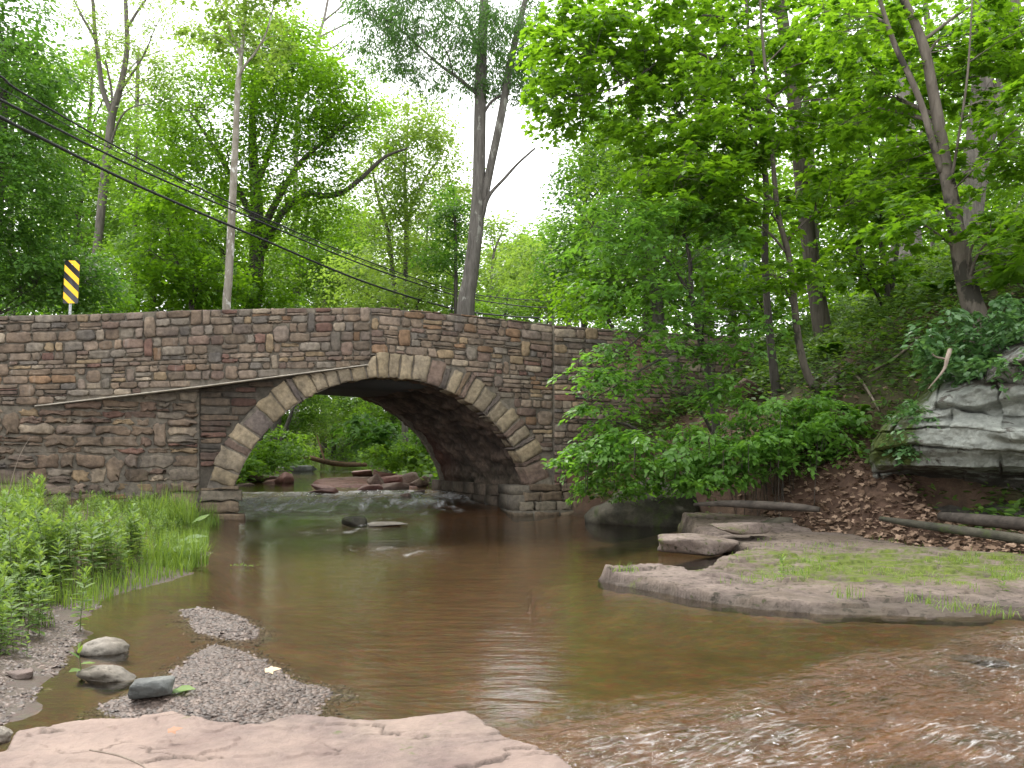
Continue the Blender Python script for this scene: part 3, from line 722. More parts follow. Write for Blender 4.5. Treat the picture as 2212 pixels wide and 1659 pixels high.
# footings
for side in (0, 1):
    W = Masonry(); W.mp = None
    y0 = -.25 if side else -.2
    cuts = [.13, .20, .22, .20, .18]
    z = y0
    for ci, hgt in enumerate(cuts):
        z1 = z+hgt*(1.05 if not side else .98)
        if side == 0: xs0, xs1, off = tc+.02, -2.72+.05*(ci % 2)+.06*(ci < 2), .05
        else: xs0, xs1, off = 2.55+.14*ci, 4.35-.03*ci, .42-.07*ci
        x = xs0
        while x < xs1-.05:
            w = rng.uniform(.3, .75) if side else rng.uniform(.5, .9)
            if xs1-(x+w) < .25: w = xs1-x
            W.mp = omap(off+rng.uniform(-.03, .03))
            lx = np.linspace(0, 1, 5)[:-1]; X0, X1, Y0, Y1 = x+.012, x+w-.012, z+.01, min(z1, .66)-.008
            o = np.vstack([np.c_[X0+(X1-X0)*lx, 0*lx+Y0], np.c_[0*lx+X1, Y0+(Y1-Y0)*lx], np.c_[X1-(X1-X0)*lx, 0*lx+Y1], np.c_[0*lx+X0, Y1-(Y1-Y0)*lx]])+rng.normal(0, .012, (16, 2))
            col = (PAL[[1, 8, 9, 2]]*np.array([.85, .85, .8]))[rng.integers(0, 4)]*rng.uniform(.8, 1.2)
            W.stone(o, fnor, .05, col, rng, .02, rng.integers(0, 999), .022)
            b1 = W.mp(o[:, 0], o[:, 1]); b2 = b1-np.array([fnor[0], fnor[1], 0])*(off+.25)
            W.put(np.vstack([b1, b2]), [gridfaces(2, 16, 0, True)], np.repeat(col[None]*.9, 32, 0))
            x += w
        z = z1
    # mortar core, stepped along the barrel side
    X0, X1 = (tc, -2.80) if side == 0 else (2.7, 4.3)
    for lo, hi, off in ((-.3, .60, .02),) if side == 0 else ((-.3, .1, .36), (.1, .42, .22), (.42, .62, .1)):
        a = face(np.array([X0, X1]))
        f0 = np.array([[*(a[0]+fnor*off), lo], [*(a[1]+fnor*off), lo], [*(a[1]+fnor*off), hi], [*(a[0]+fnor*off), hi]])
        f1 = f0+np.array([BAX[0]*.98, BAX[1]*.98, 0]) if side == 0 else f0+np.array([*(-fnor*1.0), 0])
        W.put(np.vstack([f0, f1]), [np.array([[0, 1, 2, 3], [5, 4, 7, 6], [1, 5, 6, 2], [4, 0, 3, 7], [3, 2, 6, 7], [4, 5, 1, 0]])], np.repeat((MORTAR*.75)[None], 8, 0))
    if side == 1:   # squared foot along the barrel's right side
        for ci in range(3):
            for L0 in np.arange(.12, .97, .13):
                w = .12; xs = 3.20-.04*(2-ci)-.08*(ci < 1); zz0 = -.2+.27*ci
                a = face(np.array([xs-.16, xs+.5]))
                q = np.array([[*(a[0]+BAX*L0), zz0+.01], [*(a[0]+BAX*(L0+w)), zz0+.01], [*(a[0]+BAX*(L0+w)), zz0+.26], [*(a[0]+BAX*L0), zz0+.26]])+rng.normal(0, .012, (4, 3))
                e = np.array([*(a[1]-a[0]), 0])
                W.put(np.vstack([q, q+e]), [np.array([[0, 1, 2, 3], [1, 5, 6, 2], [4, 0, 3, 7], [3, 2, 6, 7]])], np.repeat((PAL[9]*.6*rng.uniform(.7, 1.2))[None], 8, 0))
    W.build('footing', M_STONE_OLD, bridge)
# deck and the far face
V = []
ts = np.linspace(-4.0, 8.4, 40)
for a in ts:
    z = ztop(a)-.95; q = face(a)-fnor*.42; r = face(a)+BAX*.94
    V += [[*q, z], [*r, z], [*r, z-.55 if abs(a-AC) < 2.0 else z-.5], [*q, z-.55 if abs(a-AC) < 2.0 else z-.5]]
build('road_deck', np.array(V), [gridfaces(40, 4, 0, True)], mat_plain('old_asphalt', (.05, .05, .05), .9, .2), bridge)
W = Masonry(); fmap2 = lambda a, z: np.concatenate([face(a)+BAX*.985, np.asarray(z)[..., None]], -1)
W.backing(fmap2, -fnor, np.linspace(AC-AR+.02, AC+AR-.02, 80), lambda a: AZ+math.sqrt(max(AR*AR-(a-AC)**2, 0))+.05, lambda a: ztop(a), thick=.3)
W.backing(fmap2, -fnor, np.linspace(-5.5, AC-AR, 8), lambda a: -.3, lambda a: ztop(a), thick=.3)
W.backing(fmap2, -fnor, np.linspace(AC+AR, 8.4, 10), lambda a: -.3, lambda a: ztop(a), thick=.3)
W.build('far_parapet', M_STONE, bridge)
# ------------------------------------------------------------------ leaves
LEAF = {
 'quad': (np.array([(0, 0, 0), (.34, .45, .07), (0, 1, 0), (-.34, .45, .07)]), [(0, 1, 2, 3)]),
 'ovate': (np.array([(0, 0, 0), (.27, .28, .05), (.25, .62, .05), (0, 1, -.06), (-.25, .62, .05), (-.27, .28, .05)]), [(0, 1, 2, 3), (0, 3, 4, 5)]),
 'lance': (np.array([(0, 0, 0), (.16, .35, .03), (.11, .7, .0), (0, 1, -.12), (-.11, .7, .0), (-.16, .35, .03)]), [(0, 1, 2, 3), (0, 3, 4, 5)]),
 'maple': (np.array([(0, 0, 0), (.30, .02, .03), (.26, .20, .03), (.56, .46, -.03), (.27, .50, .03), (.22, .68, .02), (0, 1., -.05), (-.22, .68, .02), (-.27, .50, .03), (-.56, .46, -.03), (-.26, .20, .03), (-.30, .02, .03)]),
           [(0, 1, 2, 3, 4, 5, 6), (0, 6, 7, 8, 9, 10, 11)]),
 'lobed': (np.array([(0, 0, 0), (.05, .25, 0), (.24, .30, .03), (.08, .45, 0), (.30, .62, .03), (.09, .66, 0), (.20, .88, .02), (0, 1.05, -.05), (-.20, .88, .02), (-.09, .66, 0), (-.30, .62, .03), (-.08, .45, 0), (-.24, .30, .03), (-.05, .25, 0)]),
           [(0, 1, 2, 3, 4, 5, 6, 7), (0, 7, 8, 9, 10, 11, 12, 13)]),
}
def unit(a): return a/(np.linalg.norm(a, axis=-1, keepdims=True)+1e-9)
class Leaves:
    def __init__(s): s.d = []
    def add(s, p, f, n, size, rnd=None, rng=None):
        f = unit(f); n = unit(n-(n*f).sum(-1, keepdims=True)*f)
        s.d.append((p, f, n, np.broadcast_to(size, (len(p),)), rnd if rnd is not None else rng.random(len(p))))
    def count(s): return sum(len(q[0]) for q in s.d)
    def build(s, name, kind, mat, parent=None, extra=None, bark=None, **k):
        p, f, n, z, r = (np.concatenate([q[i] for q in s.d]) for i in range(5))
        T, Fs = LEAF[kind]; m = len(T); rt = np.cross(f, n)
        V = p[:, None]+z[:, None, None]*(T[None, :, 0:1]*rt[:, None]+T[None, :, 1:2]*f[:, None]+T[None, :, 2:3]*n[:, None])
        off = (np.arange(len(p))*m)[:, None]
        FF = {}
        for q in Fs: FF.setdefault(len(q), []).append(np.array(q)[None]+off)
        V = V.reshape(-1, 3); fl = [np.concatenate(q) for q in FF.values()]; rr = np.repeat(r, m)
        if extra is not None and extra.n:                     # stems in the same loose mesh, with their own bark
            ev = np.concatenate(extra.V); nl = sum(len(q) for q in fl); eq = np.concatenate(extra.Q)+len(V)
            return build(name, np.concatenate([V, ev]), fl+[eq], [mat, bark], parent, attrs=dict(rnd=np.concatenate([rr, np.zeros(len(ev))])), matidx=np.concatenate([np.zeros(nl), np.ones(len(eq))]), **k)
        return build(name, V, fl, mat, parent, attrs=dict(rnd=rr), **k)

def spray(rng, c, R, n, size, out=None, tilt=.25, droop=.25, jit=.35, flat=.10, hang=0.):
    """leaves on the twigs of one spreading bough: positions, forward, normal, size, tone"""
    nrm = unit(np.array([0, 0, 1.])+rng.normal(0, tilt, 3)*np.array([1, 1, .2]))
    if out is not None: nrm = unit(nrm+.25*out)
    a = unit(np.cross(nrm, rng.normal(0, 1, 3))); b = np.cross(nrm, a)
    # leaves sit along a few radiating twigs
    k = max(5, int(n/9)); th = rng.uniform(0, 2*math.pi, k); ti = rng.integers(0, k, n)
    rr = R*np.sqrt(rng.uniform(.02, 1, n))*(.55+.45*rng.random(k))[ti]; ph = th[ti]+rng.normal(0, .16, n)
    x = rr*np.cos(ph); y = rr*np.sin(ph)
    p = c+x[:, None]*a+y[:, None]*b+(rng.normal(0, flat*R, n))[:, None]*nrm
    p[:, 2] -= droop*R*(rr/R)**2
    rad = unit(np.cos(ph)[:, None]*a+np.sin(ph)[:, None]*b)
    side = np.cross(nrm, rad)*rng.choice([-1, 1], n)[:, None]
    f = rad*rng.uniform(.3, 1, n)[:, None]+side*rng.uniform(.2, 1, n)[:, None]+rng.normal(0, .2, (n, 3))
    f[:, 2] -= .25+hang
    nn = nrm+rng.normal(0, jit, (n, 3))
    tone = np.clip(rng.normal(.5, .13)+rng.normal(0, .2, n), 0, 1)
    return p, f, nn, size*rng.uniform(.65, 1.2, n), tone

def pw(u, v, d, w): return np.append(P(u, v, d), w*.5/F*d)

def tree(name, label, trunk, crowns, leaf, size, mat, bark, seed, limbs=(), per=45, R=.8, nlimb=7, cat='tree', group=None, nseg=10, rough=.12, twig=True, droop=.25, hang=0., tilt=.25, jit=.35, flat=.12, root=True, ymin=None, fork=None, shell=.6, twr=.011, rmax=.10, ws=1.):
    rng = np.random.default_rng(seed)
    if root:                                   # a tree cannot stand in the creek: step it back to dry ground along the same bearing
        u_, v_, d_ = trunk[0][:3]; x_ = P(u_, v_, d_)[0]
        if d_ > 22 and xL(d_)-.3 < x_ < xR(d_)+.3:
            for kd in np.arange(1, 4, .03):
                if not (xL(d_*kd)-.4 < x_*kd < xR(d_*kd)+.4): break
            sc_d = lambda L, j: [tuple(z*kd if i_ == 2 or i_ == j else z for i_, z in enumerate(q)) for q in L]
            trunk = sc_d(trunk, -1); limbs = [sc_d(l, -1) for l in limbs]; crowns = sc_d(crowns, 5); R *= kd; size *= kd**.5; per = int(per*kd)
    if trunk[0][2] > 23: size *= .76; per = int(per*1.55); R *= 1.1; flat *= 1.4; shell = .42
    trunk = [(*q[:3], q[3]*ws) for q in trunk]; limbs = [[(*q[:3], q[3]*ws) for q in l] for l in limbs]
    tp = np.array([pw(*q) for q in trunk])
    if root:
        g = gz(tp[0, 0], tp[0, 1])
        if tp[0, 2] > g-.15:
            tp = np.vstack([[tp[0, 0]+(tp[0, 0]-tp[1, 0])*.1, tp[0, 1], g-.25, tp[0, 3]*(1.25 if tp[0, 2]-g > .6 else 1.12)], tp])
    e = empty(name, tp[0, :3], label, cat, group)
    T = Tubes(); sk = smoothpath(tp, 6)
    T.add(sk, nseg, rough, seed)
    nodes = [sk]
    LT = Tubes()
    for lm in limbs:
        q = smoothpath(np.array([pw(*z) for z in lm]), 6); LT.add(q, 7, rough*.8, seed+3); nodes.append(q)
    cw = []
    for (u, v, d, ru, rv, rd, n) in crowns:
        cw.append((P(u, v, d), np.array([ru/F*d, rd, rv/F*d]), n))
    tot = sum(c[2] for c in cw); rmean = sk[:, 3].mean()
    # main limbs into the crown
    for c, r, n in cw:
        for k in range(max(1, int(round(nlimb*n/tot)))):
            tgt = c+r*unit(rng.normal(0, 1, 3))*rng.uniform(.35, .75)
            N = np.concatenate([nodes[0]]+list(nodes[1:1+len(limbs)]))
            dz = tgt[2]-N[:, 2]; hd = np.hypot(N[:, 0]-tgt[0], N[:, 1]-tgt[1])
            cost = np.abs(dz-.55*hd)+.35*hd+np.where(dz < 0, 2.5*-dz, 0)+.3*rng.random(len(N))
            i = np.argmin(cost); s0 = N[i]; L = np.linalg.norm(tgt-s0[:3])
            if L < .3: continue
            mid = s0[:3]*.5+tgt*.5+np.array([0, 0, .10*L])+rng.normal(0, .06*L, 3)
            r0 = min(s0[3]*.55, .012+.013*L, rmax)
            q = smoothpath(np.array([[*s0[:3], r0], [*mid, r0*.65], [*tgt, max(.006, r0*.25)]]), 6)
            LT.add(q, 6, .1, seed); nodes.append(q)
    ALL = np.concatenate(nodes); LV = Leaves(); TW = Twigs()
    gg = gz0(tp[:, 0].mean(), tp[:, 1].mean())
    for c, r, n in cw:
        for k in range(n):
            q = unit(rng.normal(0, 1, 3))*(rng.uniform(0, 1)**(1/3.) if rng.random() > shell else rng.uniform(.72, 1.02))
            p = c+q*r
            if ymin is not None and p[1] < ymin: p[1] = ymin+rng.random()*.5
            if p[2] < gg+4 and p[2] < gz0(p[0], p[1])+.3: continue
            m = int(per*rng.uniform(.6, 1.4)); RR = R*rng.uniform(.6, 1.25)
            LV.add(*spray(rng, p, RR, m, size, None, tilt, droop, jit, flat, hang))
            if twig:
                dv = ALL[:, :3]-p; dd = np.linalg.norm(dv, axis=1)+np.where(dv[:, 2] > 0, dv[:, 2], 0)*.8
                i = np.argmin(dd); L = dd[i]
                if .25 < L < 4.5:
                    s0 = ALL[i]; mid = (s0[:3]+p)*.5+np.array([0, 0, .05*L])+rng.normal(0, .05*L, 3)
                    r0 = min(s0[3]*.8, twr)
                    TW.add([s0[:3], (s0[:3]+mid*2+p*.0)/3, mid, (mid+p)*.5+[0, 0, .01*L], p], r0, r0*.35)
                    # a few finer twigs through the spray
                    for j in range(3):
                        e2 = p+unit(rng.normal(0, 1, 3)*np.array([1, 1, .25]))*RR*.7
                        TW.add([p, (p+e2)/2+[0, 0, .03], e2], r0*.35, r0*.12)
    TW.put(LT)
    if len(LT.V)-1+len(TW.d) < 16:
        for q in nodes[1:]: T.add(q, 6)
        LT = Tubes()
    T.build('trunk', bark, e)
    if LT.n: LT.build('branches', bark, e)
    if LV.count(): LV.build('crown', leaf, mat, e)
    return e

def gz0(x, y): return float(ground(np.array([x]), np.array([y]), False)[0])
G = dict(
 maple=mat_leaf('maple_leaf', (.060, .138, .013), (.120, .235, .020), .56, .45, .4, (1.3, 1.2, .45), 1.9),
 maple2=mat_leaf('maple_leaf_dark', (.050, .120, .016), (.100, .205, .024), .53, .45, .4, (1.25, 1.2, .5), 1.8),
 ovate=mat_leaf('spicebush_leaf', (.075, .172, .032), (.140, .280, .052), .48, .45, .45, (1.2, 1.2, .5), 1.6),
 ash=mat_leaf('ash_leaf', (.050, .112, .032), (.088, .172, .046), .48, .5, .35, (1.1, 1.2, .6), 1.5),
 dark=mat_leaf('dark_leaf', (.044, .112, .022), (.090, .190, .034), .5, .5, .35, (1.2, 1.2, .5), 1.6),
 mid=mat_leaf('woodland_leaf', (.066, .142, .026), (.13, .245, .036), .52, .5, .3, (1.25, 1.15, .5), 1.8),
 pale=mat_leaf('pale_haze_leaf', (.105, .185, .038), (.180, .28, .06), .5, .55, .25, (1.2, 1.12, .6), 1.7),  # light green; on the far trees the paleness also paints in haze
 weed=mat_leaf('weed_leaf', (.080, .150, .034), (.170, .265, .070), .45, .55, .3, (1.2, 1.1, .5), 1.5),
 grass=mat_leaf('grass_blade', (.08, .15, .025), (.17, .26, .05), .4, .5, .3, (1.2, 1.1, .5), 1.5),
 vine=mat_leaf('vine_leaf', (.050, .125, .040), (.115, .220, .080), .35, .38, .6, (1.1, 1.1, .6), 1.5),
 cover=mat_leaf('cover_leaf', (.045, .105, .018), (.11, .200, .035), .45, .5, .35, (1.2, 1.1, .5), 1.6),
)
BK = dict(
 ash=mat_bark('ash_bark', (.066, .060, .053), (.15, .138, .123), (7, 7, 1.2), ((.23, .225, .20), 3.5, .60)),
 grey=mat_bark('grey_bark', (.070, .063, .055), (.16, .145, .125), (8, 8, 1.3)),
 dark=mat_bark('dark_bark', (.042, .038, .033), (.10, .09, .078), (9, 9, 1.6)),
 syc=mat_bark('sycamore_bark', (.16, .14, .11), (.30, .275, .235), (3, 3, 1.2), ((.50, .49, .46), 4.5, .56), .3),
 pale=mat_bark('pale_bark', (.11, .10, .09), (.25, .23, .205), (6, 6, .9)),
 brown=mat_bark('brown_bark', (.058, .050, .042), (.14, .122, .10), (10, 10, 1.0), None, .9),
 smooth=mat_bark('smooth_bark', (.075, .063, .052), (.155, .135, .112), (6, 6, 1.8), ((.04, .037, .030), 3.2, .55), .6),
)
# ------------------------------------------------------------------ trees beyond the bridge, left to centre
tree('ash_tree', 'tall ash with a forked grey trunk and a bare broken stub standing behind the parapet', [(1005, 690, 27, 60), (1016, 600, 27, 50), (1028, 500, 27, 46), (1034, 400, 27, 42), (1036, 300, 27, 40), (1038, 200, 27, 38), (1041, 100, 27, 33), (1046, 0, 27, 28), (1050, -140, 27, 22), (1040, -330, 27, 9)],
 [(930, 70, 26.4, 170, 110, 1.8, 120), (1070, 110, 26.8, 100, 100, 1.8, 75), (1140, 110, 27.5, 45, 130, 1.3, 45), (840, 10, 26, 85, 50, 1.2, 42), (1020, -160, 27, 220, 130, 3, 80)], 'lance', .17, G['ash'], BK['ash'], 11,
 limbs=[[(1040, 460, 27, 30), (1060, 360, 26.9, 27), (1083, 250, 26.8, 27), (1100, 150, 26.8, 24), (1120, 60, 26.8, 20), (1142, -30, 26.8, 16), (1170, -170, 27, 7)],
        [(1040, 470, 27, 22), (1048, 440, 26.9, 17), (1062, 415, 26.8, 12), (1090, 385, 26.8, 10), (1120, 352, 26.8, 8), (1156, 320, 26.8, 6.5)], [(1050, 440, 26.9, 9), (1055, 420, 26.8, 8), (1056, 405, 26.8, 6)],
        [(1032, 205, 27, 14), (1010, 185, 26.7, 12), (985, 165, 26.5, 11), (950, 140, 26.4, 9), (905, 100, 26.3, 7), (860, 60, 26.1, 5), (800, 20, 26, 3)],
        [(1044, 245, 27, 11), (1060, 222, 26.9, 9), (1082, 205, 26.8, 9)], [(1040, 120, 27, 11), (1020, 70, 26.8, 9), (1000, 20, 26.6, 7), (960, -20, 26.5, 4)]],
 per=52, R=.75, nlimb=14, hang=.5, droop=.5, nseg=14, rough=.06, shell=.4, ws=.66)
tree('sycamore_tree', 'slender pale sycamore with flaking white bark behind the left parapet', [(489, 690, 25, 24), (494, 600, 25, 23), (499, 500, 25, 22), (504, 400, 25, 20), (509, 300, 25, 18), (513, 200, 25, 16), (520, 125, 25, 13), (528, 60, 25, 9), (534, -20, 25, 6)],
 [(470, 60, 25, 90, 60, 1.5, 26), (575, 60, 25, 80, 80, 1.5, 26), (520, -80, 25, 150, 80, 2, 30)], 'maple', .15, G['pale'], BK['syc'], 12,
 limbs=[[(514, 170, 25, 8), (530, 140, 24.8, 7), (552, 112, 24.7, 6), (575, 70, 24.6, 5), (592, 10, 24.6, 4)], [(520, 120, 25, 8), (500, 70, 25.2, 6), (478, 10, 25.3, 4)]], per=36, R=.6, nlimb=6, rough=.05, ws=.78)
tree('walnut_tree', 'grey tree forking into two bare leaning stems above the power lines', [(196, 660, 32, 24), (212, 520, 32, 24), (224, 400, 32, 24), (236, 300, 32, 23), (243, 245, 32, 22), (262, 180, 32, 17), (274, 110, 32, 15), (273, 40, 32, 13), (268, -60, 32, 9)],
 [(330, 90, 31, 110, 90, 2, 40), (180, 60, 31, 70, 70, 2, 26), (250, -80, 32, 160, 80, 2, 40), (350, 190, 31, 70, 50, 2, 18)], 'lance', .20, G['pale'], BK['grey'], 13,
 limbs=[[(242, 245, 32, 17), (222, 195, 31.8, 15), (213, 130, 31.7, 13), (205, 70, 31.7, 11), (200, 0, 31.6, 10), (190, -80, 31.6, 6)], [(243, 240, 32, 8), (240, 190, 32, 7), (228, 130, 32, 5)], [(275, 60, 32, 9), (300, 20, 31.8, 7), (330, -20, 31.6, 5)], [(210, 90, 31.7, 8), (185, 50, 31.5, 7), (160, 0, 31.4, 5)]],
 per=30, R=.8, nlimb=9, rough=.05, ws=.75)
tree('broad_maple_tree', 'broad bright green maple with fanning limbs behind the pale sycamore', [(545, 690, 34, 40), (552, 600, 34, 34), (556, 500, 34, 30), (552, 400, 34, 24), (545, 300, 34, 18), (548, 180, 34, 10), (560, 80, 34, 5)],
 [(470, 260, 33, 130, 110, 3, 80), (640, 230, 33, 130, 110, 3, 95), (740, 230, 33, 90, 80, 2.5, 55), (420, 420, 33, 110, 110, 3, 65), (660, 420, 33, 110, 90, 3, 60), (560, 120, 34, 140, 70, 3, 50), (620, 90, 33, 80, 60, 2, 28), (520, 560, 33, 130, 80, 3, 50)], 'quad', .20, G['maple'], BK['dark'], 14,
 limbs=[[(556, 520, 34, 20), (600, 430, 33.5, 15), (650, 350, 33.2, 11), (720, 290, 33, 8), (800, 230, 33, 4)], [(556, 560, 34, 18), (610, 460, 33.5, 15), (660, 420, 33.2, 13), (700, 423, 33, 13), (740, 415, 33, 12), (780, 385, 33, 10), (830, 340, 33, 7), (880, 320, 33, 4)],
        [(552, 480, 34, 17), (510, 400, 33.5, 12), (470, 330, 33.3, 9), (410, 240, 33, 5)], [(550, 420, 34, 14), (590, 300, 33.7, 10), (620, 200, 33.5, 7), (640, 110, 33, 4)], [(553, 600, 34, 15), (500, 560, 33.6, 10), (440, 500, 33.2, 7), (380, 410, 33, 4)]],
 per=70, R=1.15, nlimb=18, flat=.14)
tree('dark_maple_tree', 'dense dark green tree filling the left edge behind the warning sign', [(-20, 720, 21, 30), (-10, 500, 21, 26), (5, 300, 21, 20), (10, 100, 21, 10)],
 [(40, 190, 21, 120, 120, 1.6, 95), (30, 400, 20.5, 120, 130, 1.6, 110), (70, 570, 21, 120, 90, 1.5, 85), (0, 0, 21, 90, 90, 1.6, 40), (170, 600, 22, 70, 60, 1.2, 34)], 'ovate', .12, G['dark'], BK['dark'], 15, per=84, R=.85, nlimb=12, flat=.2, shell=.4)
tree('woodland_tree', 'mid green tree in the gap between the dark left tree and the forked grey stems', [(150, 690, 37, 16), (165, 500, 37, 14), (190, 300, 37, 9), (200, 150, 37, 5)], [(180, 240, 36, 110, 120, 3, 60), (160, 420, 36, 110, 120, 3, 70), (250, 380, 37, 90, 110, 3, 45), (220, 560, 36, 120, 90, 3, 60)], 'quad', .22, G['mid'], BK['dark'], 16, per=62, R=1.2, nlimb=10)
tree('woodland_tree', 'slim straight young tree left of the pale sycamore, bare stem below', [(290, 690, 30, 9), (294, 560, 30, 9), (292, 440, 30, 7), (296, 300, 30, 4)], [(310, 400, 30, 80, 90, 2, 40), (330, 560, 30, 80, 60, 2, 34)], 'quad', .19, G['mid'], BK['dark'], 17, per=55, R=.95, nlimb=6)
tree('woodland_tree', 'bushy bright understory tree with several dark stems left of the sycamore base', [(412, 690, 27, 8), (405, 620, 27, 8), (380, 560, 27, 6), (360, 480, 27, 3)], [(360, 560, 27, 90, 60, 1.6, 46), (440, 610, 27, 80, 50, 1.5, 42), (380, 460, 27, 70, 60, 1.5, 30)], 'maple', .17, G['maple'], BK['dark'], 18, limbs=[[(414, 690, 27, 7), (425, 630, 27, 6), (450, 570, 27, 4)], [(408, 690, 27, 6), (420, 600, 27, 5), (412, 540, 27, 3)]], per=50, R=.75, nlimb=6)
tree('slender_tree', 'slender light green double stemmed tree left of the tall ash', [(875, 690, 40, 12), (876, 600, 40, 11), (878, 480, 40, 10), (874, 380, 40, 7), (882, 260, 40, 4)],
 [(880, 290, 39, 90, 80, 3, 60), (830, 400, 39, 80, 100, 3, 55), (930, 380, 39, 75, 110, 3, 55), (880, 520, 39, 100, 90, 3, 60)], 'quad', .21, G['pale'], BK['grey'], 19, limbs=[[(862, 690, 40, 11), (850, 600, 40, 10), (838, 500, 40, 8), (815, 420, 40, 6), (800, 340, 40, 4)], [(877, 480, 40, 7), (910, 400, 39.7, 5), (950, 340, 39.5, 3)]], per=48, R=1.15, nlimb=14)
tree('slender_tree', 'thin dark stemmed sapling with a small dark crown close left of the ash', [(984, 690, 34, 8), (985, 600, 34, 8), (983, 480, 34, 6), (980, 400, 34, 3)], [(970, 470, 34, 45, 60, 1.5, 32), (960, 560, 34, 50, 40, 1.5, 24)], 'quad', .19, G['dark'], BK['dark'], 20, per=46, R=.7, nlimb=5)
tree('slender_tree', 'pale barked leaning tree under the arching dark bough', [(640, 690, 36, 12), (648, 600, 36, 12), (658, 500, 36, 9), (662, 420, 36, 6)], [(700, 540, 36, 110, 80, 2.5, 60), (640, 590, 36, 90, 60, 2.5, 48), (760, 500, 37, 70, 90, 2.5, 45)], 'quad', .21, G['mid'], BK['pale'], 21, per=58, R=1.1, nlimb=8)
tree('slender_tree', 'thin grey tree with yellowish leaves in the gap right of the arching bough', [(918, 690, 46, 6), (920, 560, 46, 6), (925, 450, 46, 4)], [(800, 600, 44, 110, 60, 3, 50), (920, 590, 45, 80, 70, 3, 48), (960, 450, 45, 50, 80, 3, 30)], 'quad', .24, G['pale'], BK['grey'], 22, per=55, R=1.3, nlimb=7)
tree('dead_tree', 'bare grey branching top reaching into the sky above the broad maple', [(640, 300, 38, 10), (665, 180, 38, 9), (685, 90, 38, 8), (700, 40, 38, 6), (712, -20, 38, 5)], [(700, 130, 39, 40, 60, 1, 5)], 'quad', .2, G['pale'], BK['pale'], 23, limbs=[[(690, 80, 38, 5), (720, 65, 37.8, 4), (760, 45, 37.6, 2.5), (790, 25, 37.5, 2)], [(680, 110, 38, 5), (715, 105, 37.8, 3.5), (755, 75, 37.8, 2)], [(672, 150, 38, 5), (715, 140, 37.8, 4), (750, 108, 37.7, 2), (770, 110, 37.7, 1.6)], [(700, 45, 38, 5), (740, 10, 37.8, 3.5), (760, -30, 37.8, 3)]], per=14, R=.8, nlimb=3, root=True)
# far trees, right of the ash
tree('far_tree', 'pale flat topped tree just right of the ash trunk', [(1060, 690, 62, 8), (1065, 560, 62, 6), (1085, 500, 62, 3)], [(1075, 520, 62, 75, 45, 4, 42), (1085, 610, 60, 85, 55, 4, 50)], 'quad', .34, G['pale'], BK['pale'], 31, per=40, R=1.7, nlimb=9)
tree('far_tree', 'yellow green flowering tree low above the parapet beside the far pole', [(1160, 690, 50, 8), (1160, 620, 50, 6)], [(1150, 600, 50, 80, 70, 3, 60), (1200, 640, 48, 60, 50, 2.5, 36)], 'quad', .26, G['pale'], BK['grey'], 32, per=60, R=1.3, nlimb=6)
tree('far_tree', 'hazy green tree rising behind the far pole', [(1190, 690, 75, 8), (1190, 500, 75, 4)], [(1180, 540, 75, 80, 70, 5, 50), (1120, 560, 80, 70, 40, 5, 34), (1100, 640, 80, 90, 50, 5, 40)], 'quad', .4, G['mid'], BK['grey'], 33, per=52, R=2.0, nlimb=6)
tree('far_tree', 'dark layered tree at the right side of the sky gap', [(1262, 720, 33, 14), (1258, 600, 33, 12), (1262, 450, 33, 9), (1290, 300, 33, 5)], [(1245, 560, 33, 75, 60, 2, 60), (1280, 430, 33, 80, 90, 2.5, 70), (1310, 310, 33, 75, 80, 2.5, 60), (1280, 650, 33, 70, 40, 2, 40)], 'quad', .19, G['dark'], BK['dark'], 34, per=62, R=1.0, nlimb=12)
# woods filling in behind
k = 0
for (u, v, d, ru, rv, n, mt, lab) in [
 (100, 500, 48, 190, 170, 95, 'mid', 'deep woods tree behind the forked grey stems at the left'), (330, 420, 52, 170, 190, 100, 'mid', 'tall woods tree between the forked stems and the sycamore'),
 (480, 520, 50, 150, 150, 80, 'pale', 'light woods tree directly behind the sycamore'), (700, 520, 55, 170, 150, 95, 'pale', 'yellow green woods tree under the arching dark bough'),
 (870, 560, 60, 150, 130, 80, 'pale', 'soft light woods tree behind the slender double stem'), (290, 180, 55, 120, 110, 40, 'pale', 'thin topped woods tree behind the fork of the grey tree'),
 (20, 250, 45, 120, 180, 60, 'dark', 'tall dark woods tree at the far left edge'), (960, 600, 70, 110, 90, 50, 'mid', 'distant woods tree close behind the ash')]:
    k += 1
    tree('woods_tree', lab, [(u, 700, d, 12), (u+6, v+40, d, 9), (u+10, v-rv*.7, d, 4)], [(u, v, d, ru, rv, 4, n)], 'quad', .30, G[mt], BK['grey'], 40+k, per=58, R=1.7, nlimb=8, group='woods beyond the bridge')

